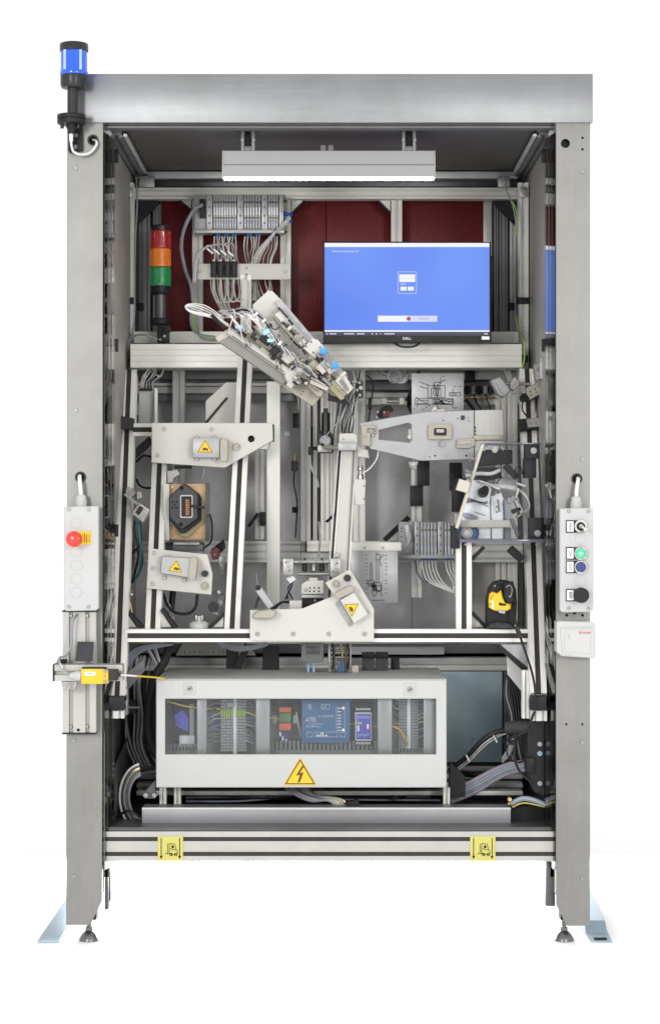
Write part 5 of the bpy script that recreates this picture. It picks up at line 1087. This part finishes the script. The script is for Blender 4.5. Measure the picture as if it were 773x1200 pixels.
for p0, p1, wd, m in (((560, 563), (578, 569), 2.6, 'zinc'), ((577, 570), (586, 573), 3.4, 'chrome'), ((583, 585), (585, 600), 1.6, 'slot_grey'), ((552, 586), (570, 590), 1.4, 'rubber'), ((604, 566), (616, 570), 3, 'zinc'), ((599, 608), (607, 628), 4, 'dark_steel'), ((607, 572), (604, 584), 3, 'chrome'), ((556, 600), (568, 604), 1.2, 'slot_grey'), ((545, 551), (553, 554), 3, 'chrome')):
    G().seg(p0, p1, wd, Yb - .045, .02).to('metal_piece', m, t)
for x, y in ((582, 594), (582, 600), (551, 566), (570, 588), (596, 590)): screw(x, y, 1.3, Yb - .046, t, 'alu_dark')

# ------------------------------------------------------------------ sensors and clamps at upper right
t = T('camera_sensor', 'pale tilted sensor head on short rod under right end of middle beam', 'sensor', 590, 458, .44)
Y = .42
G().poly([(574, 446), (586, 441.5), (598, 457), (590, 465.5), (582, 462)], Y, .04, bev=1).to('head', 'carrier_alu', t); G().poly([(575, 446.5), (579, 448.5), (590, 465.5), (584, 463)], Y - .004, .02, bev=.5).to('lens_face', 'plaque', t)
G().rod((591, 449.5, Y + .02), (622, 450.5, Y + .02), 2.2).to('rod', 'zinc', t); G().poly([(598, 446), (604, 441), (609, 450), (602, 458), (597, 455)], Y - .005, .04, bev=.8).to('clamp', 'zinc', t); G().tube([(600, 461, Y), (608, 461, Y - .01), (617, 461, Y)], .6).to('pin', 'chrome', t); screw(603, 449.5, 1.6, Y - .006, t)
t = T('clamp_head', 'zinc hole plate with black knob in front of right leaning profile', 'clamp', 628, 464, .40)
Y = .38
G().poly([(616, 454.5), (632, 446), (638, 458), (621, 468.5), (616, 463)], Y, .03, bev=.6).to('hole_plate', 'beige_alu', t)
for x, y in ((621, 459), (626.5, 456), (631, 452), (622, 463), (628, 459.5), (634, 457)): G().disc(x, y, 1, Y - .0006, .001, n=8).to('hole', 'ink', t)
G().disc(614, 466, 5.4, Y + .005, .03).ring(614, 466, 5, 3.6, Y - .003, .01).to('knob', 'black', t); G().poly([(616, 466), (622, 470), (638, 461), (637, 458.5), (621, 467)], Y + .002, .03, bev=.3).to('lower_edge', 'black', t)
G().box(632.5, 419.5, 641, 444, .30, .03).to('side_plate', 'plaque', t)
for x, y in ((636, 422), (641, 422), (636, 434), (641, 434)): screw(x, y, 2, .298, t)
G().poly([(625, 427), (632, 425), (632, 444), (627, 446)], .33, .03, bev=.5).disc(628, 432, 2.6, .325, .02).to('pivot', 'zinc', t); G().box(622.5, 441, 626, 500, Y + .05, .02, .4).to('thin_rod', 'hose_light', t)
for i in range(2): G().tube([(612, 470, Y), (611.5, 480, Y - .01), (617, 488, Y - .01)], 1).to('cable', 'cable_black' if i else 'cable_grey', t)
for sx, l in ((1, 'black clamp with zinc block on the right leaning profile'), (-1, 'black clamp block on the left leaning profile')):
    t = T('profile_clamp', l, 'clamp', 625 if sx > 0 else 146, 500, .38)
    if sx > 0:
        G().poly([(608.5, 491), (621, 490), (640, 492), (640, 503), (622, 504), (609, 506)], .39, .05, bev=.6).to('clamp_body', 'black', t)
        G().poly([(616, 490.5), (632, 489), (632, 500), (618, 501.5)], .385, .03, bev=.8).to('zinc_block', 'zinc', t); G().box(631, 490.5, 641, 502, .384, .03).to('slot_block', 'carrier_alu', t)
        for x in (634, 638): G().box(x - .9, 493.5, x + .9, 497.5, .3834, .001, 0).to('slot', 'ink', t)
        screw(620, 495, 1.6, .384, t); screw(627, 494, 1.6, .384, t)
    else:
        G().poly([(138, 486.5), (156, 490), (154.8, 504), (137, 501.5)], .385, .05, bev=.8).to('clamp_body', 'rubber', t)
        G().box(128, 488, 138, 502, .40, .03).to('slot_block', 'carrier_alu', t); G().box(130, 493, 136, 497, .3994, .001, 0).to('slot', 'ink', t)
        G().box(128.5, 479, 135.5, 486.5, .41, .03).box(128.5, 503.5, 138, 511, .41, .03).to('foam_pad', 'black', t)

# ------------------------------------------------------------------ sensors at left
t = T('bracket_sensor', 'chrome tilted sensor on bracket with black and teal cables at left', 'sensor', 165, 608, .30)
Y = .28
G().seg((146, 579), (164, 593), 3, Y - .01, .02).to('bracket', 'zinc', t); G().poly([(148, 570), (155, 572), (160, 578), (154, 584), (147, 577)], Y + .01, .03, bev=.6).to('clamp', 'zinc', t)
G().poly([(160, 575), (166, 575.5), (167.5, 584), (160, 586)], Y + .005, .03, bev=.8).to('hex_block', 'chrome', t)
G().poly([(153.5, 602), (163, 589.5), (176, 598), (168, 613)], Y - .02, .03, bev=.8).to('body', 'chrome', t); G().poly([(158.5, 600.5), (164, 592.5), (168.5, 595.5), (163, 604)], Y - .0215, .004, bev=.2).to('window', 'rubber', t)
G().poly([(168, 598), (171, 596), (174, 598.5), (169, 608)], Y - .0215, .004, bev=.2).to('side_plate', 'zinc', t); screw(156, 576, 1.5, Y + .006, t)
for i, (m, pts) in enumerate((('cable_black', [(158, 610), (157, 624), (162, 640), (161, 660), (155, 682)]), ('cable_teal', [(162, 611), (164, 632), (166, 650), (164, 668), (155, 684)]), ('cable_black', [(164, 612), (165, 636), (157, 646), (152, 652)]), ('cable_teal', [(165, 625), (165.5, 640), (167, 656), (163, 672), (154, 683)]))): G().tube([(*q, Y + .03 + .004 * i) for q in pts], 1.4).to('cable', m, t)
G().tube([(155, 692, .2), (153, 706, .22), (155, 720, .22)], 1.3).to('cable', 'brass', t); G().box(150, 695, 156, 698, .19, .02).to('bolt', 'zinc', t)
for i, y in enumerate((535, 541)): 
    t2 = G().tube([(160, y + 6, .45), (168, y - 1, .44), (176, y, .44), (180, y + 1, .46)] if i == 0 else [(160, 562, .45), (164, 569, .44), (172, 572, .44), (180, 571, .46)], 1.5).to('cable', 'cable_black', t)
G().seg((157, 533), (177, 515), 9, .44, .03).to('brace_cover', 'black', t)
t = T('cable_tray', 'pale upright cover plate with cable ends above it at upper left', 'cover', 173, 496, .50)
G().box(163, 457, 180, 496, .53, .03).to('cover', 'box_plastic', t); G().box(181, 455, 184.5, 496, .50, .02).to('edge_profile', 'alu', t); G().box(163, 455, 178, 458, .525, .03).to('top_seal', 'black', t); G().box(160.5, 486, 162, 496, .52, .01).to('side_seal', 'black', t)
k = random.Random(8)
for i in range(9): G().tube([(164 + i * 2, 457, .55), (166 + i * 1.6, 448, .54), (170 + i * 2.2 + k.uniform(-3, 3), 440, .53), (176 + i * 2 + k.uniform(-3, 3), 428, .56)], .8, 6).to('wire', k.choice(['hose_light', 'cable_white', 'cable_blue_grey', 'cable_black']), t)
G().tube([(174, 434, .5), (181, 438, .49), (186, 441, .49)], .7).disc(186, 441, 1.7, .485, .02).to('key_ring', 'zinc', t)
t = T('red_clamp', 'small dark red and black clamp right of the wooden fixture', 'clamp', 255, 660, .40)
G().poly([(246, 648), (252, 640), (258, 643), (256, 655), (250, 656)], .40, .03, bev=.8).to('red_body', 'dark_red', t); G().poly([(247, 644), (262, 632), (264, 642), (256, 650)], .42, .03, bev=.6).to('lever', 'black', t); G().box(256.5, 652, 263, 673, .38, .02).to('zinc_plate', 'zinc', t)
for y in (659, 670): screw(259.8, y, 2, .379, t)
screw(252, 650, 1.2, .399, t)
t = T('ball_sensor', 'dark round sensor on tilted bracket above the front rail', 'sensor', 252, 720, .26)
G().disc(250, 711, 6.5, .25, .04, r2=5).to('sensor_ball', 'black_satin', t); G().seg((251, 694), (263, 702), 6, .26, .03).to('bracket', 'dark_steel', t); G().seg((261, 700), (252, 720), 6, .27, .03).to('arm', 'side_grey', t); G().seg((255, 692), (258, 696), 4, .25, .03).to('clip', 'zinc', t)
t = T('white_nozzle', 'small white round cap with slots standing on the front rail', 'nozzle', 233, 736, .20)
G().lathe(233.5, [(722, 4.6), (728, 4.8), (728.1, 8), (731, 11.6), (736, 11.8)], .20, 24).to('cap', 'white_plastic', t); G().box(229, 721, 231, 728, .185, .01, .2).box(236, 721, 238, 728, .185, .01, .2).to('lug', 'zinc', t)
t = T('hose_loop', 'black cable loop hanging below the lower left warning plate', 'cable', 210, 720, .3)
G().tube([(191, 695, .29), (197, 710, .28), (206, 718, .28), (220, 719, .28), (229, 712, .28), (231.5, 697, .29)], 1.9).to('loop', 'cable_black', t); G().tube([(203, 692, .33), (201, 712, .33), (199, 740, .33), (196, 760, .33)], 4).to('corrugated_tube', 'cable_black', t)
for i in range(3): G().tube([(192 + i, 700, .31), (198 + i * 2, 716, .31), (202 + i, 732, .31)], .5).to('wire', 'hose_light', t)

# ------------------------------------------------------------------ behind the carrier plate
t = T('cable_bundle', 'coiled grey cable bundle hanging under the middle beam', 'cable bundle', 462, 445, .62)
k = random.Random(9)
for i in range(9):
    o = k.uniform(-3, 3)
    G().tube([(438 + i, 432, .66), (446 + i * 1.2, 438 + o * .6, .63), (458, 442 + o, .62), (470 + k.uniform(-1, 3), 446 + o, .61), (478, 440 + o, .62), (476 + k.uniform(-2, 2), 433, .66)], 1.05, 6).to('cable', k.choice(['cable_grey', 'hose_grey', 'cable_blue_grey', 'hose_light']), t)
G().ring(462, 441, 9, 7.6, .60, .01).to('cable_loop', 'cable_grey', t)
for pts in ([(492, 432), (484, 452), (476, 470)], [(484, 462), (478, 474), (486, 490)], [(430, 440), (437, 450), (434, 475), (431, 500)]): G().tube([(*q, .64) for q in pts], 2 if pts[0][0] > 440 else 1).to('cable', 'cable_black', t)
G().box(431.5, 467, 435.5, 480, .62, .02).to('cable_joint', 'black', t)
G().tube([(478, 478, .66), (488, 460, .655), (497, 440, .65)], 1.8).to('cable', 'cable_black', t)
t = T('rear_clamp', 'small zinc cylinder with dark red clamp behind the carrier plate', 'clamp', 455, 486, .62)
G().rod((450, 470, .60), (470, 470.5, .60), 2.4).to('cylinder', 'zinc', t); G().box(446, 466.5, 453, 473.5, .59, .03).box(467.5, 466, 473, 474, .59, .03).to('end_piece', 'cream', t)
G().poly([(442, 486), (446, 478), (456, 474), (461, 480), (452, 489), (444, 490)], .60, .03, bev=.6).to('clamp_body', 'black', t); G().poly([(448, 483), (458, 480), (456, 488), (448, 489)], .595, .02, bev=.5).to('red_jaw', 'dark_red', t); screw(450, 483, 1.6, .594, t)
for x, y in ((442.5, 482.5), (441.5, 489)): G().disc(x, y, 1.4, .595, .01, n=10).to('pin', 'cable_white', t)
t = T('valve_cluster', 'small black valve cluster with silver fittings beside the tool head', 'valve', 421, 460, .45)
G().box(416.5, 446, 425.5, 466, .46, .03).to('body', 'anthracite', t)
for x, y, r, m in ((422.5, 454.5, 2.6, 'white_plastic'), (421, 448.5, 2, 'zinc'), (418.5, 457, 2, 'zinc'), (421.5, 463, 2.2, 'zinc')): G().disc(x, y, r, .445, .02).to('fitting', m, t)
G().rod((412, 447.5, .45), (418, 448, .45), 1.8).to('side_fitting', 'zinc', t)
for i in range(4): G().tube([(418 + i, 465, .46), (414 - i, 478, .45), (411 + i, 492, .44), (408 + i * 1.5, 506, .42)], .8).to('hose', ('cable_black', 'hose_grey', 'hose_light', 'cable_black')[i], t)

# ------------------------------------------------------------------ behind the cabinet
t = T('motor_box', 'grey blue terminal box standing behind the electrical cabinet', 'terminal box', 364, 790, .35)
G().box(353, 755, 379, 776.5, .33, .06, .8).to('housing', 'duct_grey', t); G().box(358.5, 757, 375, 766.5, .3294, .002, .3).to('display', 'dark_steel', t)
for x in (361, 367.5): G().rod((x, 776, .35), (x, 790, .35), 1.5).to('tube', 'pale_blue', t)
t = T('drive_cluster', 'cluster of steel rollers and cables behind the electrical cabinet', 'mechanism', 396, 790, .35)
for y in (759.5, 765, 770.5): G().rod((386, y, .34), (408, y, .34), 2.2).to('roller', 'zinc', t)
for x in (386, 391, 405, 410): G().box(x - 1.6, 755, x + 1.6, 788, .335, .02).to('carrier', 'dark_steel' if x % 2 else 'zinc', t)
for x, m in ((389, 'cable_black'), (399, 'brass'), (407, 'cable_black')): G().tube([(x, 754, .33), (x + 2, 768, .32), (x, 784, .33)], 1).to('cable', m, t)
G().box(396, 774, 403, 788, .33, .02).to('sensor', 'controller_blue', t); G().box(412, 780, 420, 788, .34, .03).to('bracket', 'cream', t)
t = T('connector_block', 'two black square connectors standing behind the electrical cabinet', 'connector', 439, 792, .4)
for x in (424.5, 440.5): G().box(x, 770, x + 14, 792, .40, .05, .5).to('plug_housing', 'anthracite', t); G().box(x - .5, 765.5, x + 14.5, 771.5, .395, .06, .6).to('plug_cap', 'black', t)
G().box(458, 772, 468, 790, .44, .03).to('side_latch', 'black', t)
t = T('cable_column', 'black corrugated hose running down left of the electrical cabinet', 'hose', 180, 880, .3)
k = [(199, 752, .36), (194, 772, .34), (183, 792, .32), (176, 815, .30), (173, 845, .30), (176, 868, .30), (184, 885, .31)]
G().tube(k, 5, 10, 10).to('hose', 'cable_black', t)
pp = catmull([W(*q) for q in k], 12)
g = G()
for a, b in zip(pp[:-1], pp[1:]): 
    m_ = (a + b) / 2; d = (b - a).normalized() * .0022; g.cone(m_ - d, m_ + d, .0112, .0112, 10)
g.to('hose_rib', 'rubber', t, kind='stuff')
t = T('cable_chain', 'black plastic cable carriers behind the front rail at centre left', 'cable carrier', 318, 790, .42)
G().poly([(308, 762), (314, 757), (326, 757), (327, 790), (307, 790)], .42, .05, bev=.8).to('carrier', 'black', t); G().seg((290, 756), (276, 788), 8, .45, .04).to('carrier_arm', 'black', t); G().seg((272, 760), (272, 790), 14, .47, .04).to('carrier_block', 'black', t)
for i in range(5): G().tube([(255, 752 + i, .40), (275, 757 + i * 1.4, .39), (296, 757 + i, .39), (314, 752 + i, .40)], 1, 6).to('cable', 'cable_blue_grey' if i % 2 else 'cable_grey', t)
for i in range(6): G().tube([(148, 770 + i * 3, .30), (156, 762 + i * 2, .30), (170, 757 + i, .30), (188 + i * 3, 755, .31)], 1.3, 6).to('cable', ('cable_grey', 'cable_blue_grey')[i % 2], t)
for i in range(6): G().tube([(170 + i * 3, 758, .33), (178 + i * 2, 770, .33), (186 + i, 784, .33)], 1, 6).to('cable', ('cable_blue_grey', 'hose_light', 'cable_black')[i % 3], t)
t = T('paper_sheet', 'white printed sheet lying on shelf behind the front rail', 'paper', 445, 768, .6)
G().poly([(385, 767, .60), (520, 767, .60), (520, 752, .70), (400, 752, .70)], .6, .002, bev=0).to('sheet', 'white_print', t)
t = T('perforated_tray', 'pale perforated tray behind the front rail at left', 'tray', 245, 768, .5)
G().poly([(206, 768, .55), (300, 768, .55), (290, 754, .66), (214, 754, .66)], .55, .004, bev=0).to('tray', 'white_paint', t)
for i in range(13): G().box(216 + i * 5.6, 763, 218 + i * 5.6, 765.5, .556, .002, 0).to('slot', 'slot_grey', t)

# ------------------------------------------------------------------ floor of the cell: cables and hub
t = T('cable_coil', 'coil of grey and blue cables left of the trough', 'cable coil', 160, 965, .2)
for i in range(9):
    r = 16 + i * 1.7
    G().tube([(168 + (r + 5) * math.cos(a) * .8, 934 + (r + 10) * math.sin(a), .17 + .01 * (i % 4)) for a in [R(v) for v in range(100, 265, 20)]], 1.3, 6).to('cable', ('cable_grey', 'cable_blue_grey', 'hose_light', 'cable_black', 'cable_grey', 'brass')[i % 6], t)
G().tube([(146, 917, .3), (160, 908, .3), (183, 904, .32)], 2).to('cable', 'cable_grey', t); G().tube([(140, 955, .15), (152, 950, .14), (165, 958, .14)], 1.4).to('cable', 'cable_black', t)
G().poly([(166, 932), (182, 914), (182, 936), (170, 936)], .17, .02, bev=.4).to('gusset', 'dark_steel', t)
for x in (171, 181): G().disc(x, 932, 3, .16, .02).to('coupling', 'zinc', t)
t = T('cable_bundle', 'grey cable bundle drooping below the electrical cabinet', 'cable bundle', 375, 945, .17)
for i in range(10): G().tube([(332 + i * 3, 921, .24), (344 + i * 3, 930 + i * .3, .2), (364 + i * 2.5, 934 + (9 - i) * .5, .17), (384 + i * 2, 938, .16), (396 + i, 946, .16)], 1.7, 7).to('cable', ('cable_grey', 'cable_blue_grey', 'hose_grey', 'cable_grey', 'brass')[i % 5 if i != 9 else 4], t)
G().poly([(406, 940), (419, 937), (421, 942), (410, 947)], .13, .02, bev=.4).to('clip', 'black', t)
t = T('cable_bundle', 'thick mauve and grey cable bundle right of the electrical cabinet', 'cable bundle', 570, 930, .3)
for i, m in enumerate(('cable_mauve', 'cable_blue_grey', 'cable_blue_grey', 'cable_grey', 'cable_mauve')): G().tube([(528, 928 + i * 3, .26), (555, 915 + i * 3.5, .27), (580, 902 + i * 3, .28), (600, 895 + i * 2.6, .27), (622, 893 + i * 2, .25)], 3.3 if i < 3 else 2.6).to('cable', m, t)
for i in range(6): G().tube([(526, 908 - i, .30), (548, 893 - i * 1.4, .29), (566, 875 - i * 1.6, .28), (585, 862 - i, .27), (605, 856, .25)], 1.4 if i < 5 else 3.4).to('cable', ('hose_grey', 'cable_black', 'hose_light', 'cable_black', 'hose_grey', 'cable_black')[i], t)
for x, y in ((548, 889), (580, 866)): G().seg((x - 2, y - 4), (x + 2, y + 4), 2, .26, .01).to('cable_tie', 'cable_white', t)
for i in range(6): G().tube([(588, 894 - i, .3), (597, 884 - i * 2, .3), (603, 868 - i * 2, .29)], 1.1).to('cable', 'hose_grey' if i % 2 else 'cable_grey', t)
for i in range(5): G().tube([(594, 790, .30), (598 + i * 3, 812, .29), (602 + i * 3, 838, .28), (604 + i * 2, 856, .27)], 1.7).to('cable', 'cable_black', t)
G().poly([(527, 893), (545, 910), (545, 934), (525, 934)], .21, .03, bev=.5).to('base_gusset', 'black', t)
for i in range(2): G().tube([(540, 906, .32), (556, 908, .3), (575, 908, .3)], 4).to('hose', 'cable_black', t)
t = T('plug_hub', 'black cable plug hub with ribbed hose at lower right', 'connector', 625, 930, .1)
G().poly([(617, 844), (638, 844), (638, 934), (625, 928), (617, 905)], .09, .08, bev=1).to('housing', 'black', t)
G().rod((593, 853, .12), (622, 852, .10), 8, n=18).to('ribbed_hose', 'rubber', t)
g = G()
for i in range(9): G().rod((595 + i * 2.9, 853, .12), (596.4 + i * 2.9, 853, .12), 8.6, n=18).to('hose_rib', 'black', t)
G().box(616.5, 888, 626, 906, .075, .04, 1).to('plug', 'black', t)
for x, y, m in ((632, 872, 'zinc'), (632, 883, 'blue_zinc'), (632, 918, 'zinc')): screw(x, y, 3.2, .088, t, m)
G().tube([(626, 834, .04), (616, 856, .05), (606, 862, .06), (594, 866, .08), (600, 872, .07), (604, 862, .06)], 1.5).tube([(604, 866, .07), (602, 885, .06), (608, 903, .06), (622, 917, .06)], 1.5).to('cable', 'cable_black', t)
G().tube([(598, 942, .13), (612, 936, .12), (626, 938, .11), (640, 944, .10)], 3.2).to('cable', 'cable_blue_grey', t); G().tube([(600, 946, .125), (614, 941, .115), (640, 946, .10)], 1).to('cable', 'sticker_yellow', t)
G().poly([(598, 950), (620, 944), (637, 946), (637, 968), (600, 970)], .16, .02, bev=.4).to('cover', 'black', t); G().disc(597, 937, 2.6, .12, .02).disc(596, 942, 1.4, .118, .02).to('stud', 'brass', t)
t = T('earth_cable', 'green and yellow earth cable down the right rear upright', 'cable', 606, 425, .6)
G().tube([(594, 206, .62), (593, 222, .60), (600, 240, .60), (604, 262, .60), (604, 300, .61), (604, 380, .61), (611, 398, .60)], 1).to('grey_wire', 'cable_grey', t)
G().tube([(600, 236, .60), (605, 250, .60), (604.5, 276, .60)], 1).tube([(604, 370, .60), (607, 388, .59), (613, 400, .48), (614, 420, .47), (611, 432, .48)], 1).to('green_wire', 'wire_green', t)
G().box(609.5, 416, 618, 424, .60, .03).to('cable_clip', 'black', t); screw(613.5, 385.5, 2.2, .60, t)
t = T('side_cable', 'grey cable running down the left rear upright', 'cable', 150, 425, .6)
G().tube([(160, 210, .62), (161, 235, .60), (158.5, 290, .60), (158, 350, .60), (157, 380, .60), (151, 400, .60), (147, 412, .6), (150, 432, .6)], 1.1).to('cable', 'cable_grey', t)
for i in range(3): G().tube([(585 + i * 3, 428, .60), (592 + i * 2.4, 436, .58), (596 + i * 2, 450, .57)], 1.4).to('rear_cable', 'hose_grey', t)

t = T('cable_bundle', 'loose thin black and grey hoses left of the carrier plate tip', 'cable bundle', 410, 500, .5)
k = random.Random(31)
for i in range(7):
    x = 398 + i * 3
    G().tube([(x + 6, 433, .62), (x + k.uniform(0, 8), 455, .6), (x + k.uniform(-3, 5), 478, .58), (x - 6 + k.uniform(-3, 3), 506, .56), (x - 8, 530, .6)], .8, 6).to('hose', k.choice(['cable_black', 'hose_grey', 'cable_grey', 'cable_black']), t)
t = T('cable_bundle', 'tangled black cables and loops in front of the blue metal sheet edge', 'cable bundle', 600, 850, .3)
for i in range(6):
    G().tube([(592 + i * 2, 790, .34), (590 + i * 3, 815, .33), (597 + i * 2.4, 842, .32), (590 + i * 4, 868, .31), (598 + i * 3, 890, .31)], 1.2, 6).to('cable', ('cable_black', 'cable_grey', 'cable_black')[i % 3], t)
G().ring(607, 880, 15, 13.2, .2, .006).to('cable_loop', 'cable_black', t)

t = T('cable_bundle', 'flat run of black and grey cables in the gap below the electrical cabinet', 'cable bundle', 440, 938, .33)
k = random.Random(17)
for i in range(7):
    y = 926 + i * 1.9
    G().tube([(218, y + k.uniform(-2, 2), .34), (280, y + k.uniform(-3, 3), .33), (340, y + k.uniform(-3, 3), .33), (420, y + k.uniform(-3, 3), .33), (516, y + k.uniform(-2, 2), .34)], k.choice([1.2, 1.7, 2]), 6).to('cable', k.choice(['cable_black', 'cable_grey', 'cable_black', 'cable_blue_grey']), t)
G().seg((458, 938), (476, 925), 4, .30, .02).to('clip', 'black', t)
t = T('cable_bundle', 'black and grey cables hanging in the dark corner behind the lower left post', 'cable bundle', 158, 850, .35)
for i in range(7):
    x = 147 + i * 4.2
    G().tube([(x + 6, 768, .36), (x + k.uniform(-2, 4), 800, .35), (x + k.uniform(-4, 4), 840, .34), (x + 2, 872, .33), (x + 12, 898, .33)], k.choice([1, 1.5]), 6).to('cable', k.choice(['cable_black', 'cable_grey', 'hose_grey', 'cable_black']), t)
G().box(144, 822, 160, 836, .30, .05, .8).to('plug', 'black', t); G().rod((146, 829, .295), (164, 829, .295), 1.6).to('bolt', 'zinc', t)
t = T('plug_row', 'row of small grey plugs and wires on the rear rail above the carrier plate', 'plug row', 560, 478, .6)
for i in range(5): G().box(545 + i * 7, 452, 549.5 + i * 7, 462, .72, .03, .4).to('plug', ('black', 'terminal_grey', 'black', 'terminal_grey', 'black')[i], t)
G().box(543, 464.5, 580, 466.5, .715, .01).to('brass_rail', 'brass', t); G().box(545, 434, 556, 447, .72, .03).to('relay', 'black', t)
for i in range(4): G().tube([(548 + i * 7, 462, .72), (550 + i * 7, 470, .71), (556 + i * 6, 478, .71), (560 + i * 6, 492, .72)], .9, 6).to('wire', 'cable_black' if i % 2 else 'cable_grey', t)
G().seg((545, 468), (557, 482), 3.4, .71, .02).to('brace', 'black', t)
t = T('proximity_sensor', 'small brass tipped sensor with black cable left of the pressure gauge', 'sensor', 345, 560, .6)
G().box(341, 540, 349, 552, .66, .03, .6).to('body', 'anthracite', t); G().rod((345, 540, .675), (345, 533, .675), 2).to('tip', 'brass', t); G().tube([(345, 552, .675), (344, 566, .67), (348, 590, .68), (346, 630, .69)], .9).to('cable', 'cable_black', t)
G().box(333, 505, 340, 511, .79, .005, .2).to('type_label', 'white_print', t)
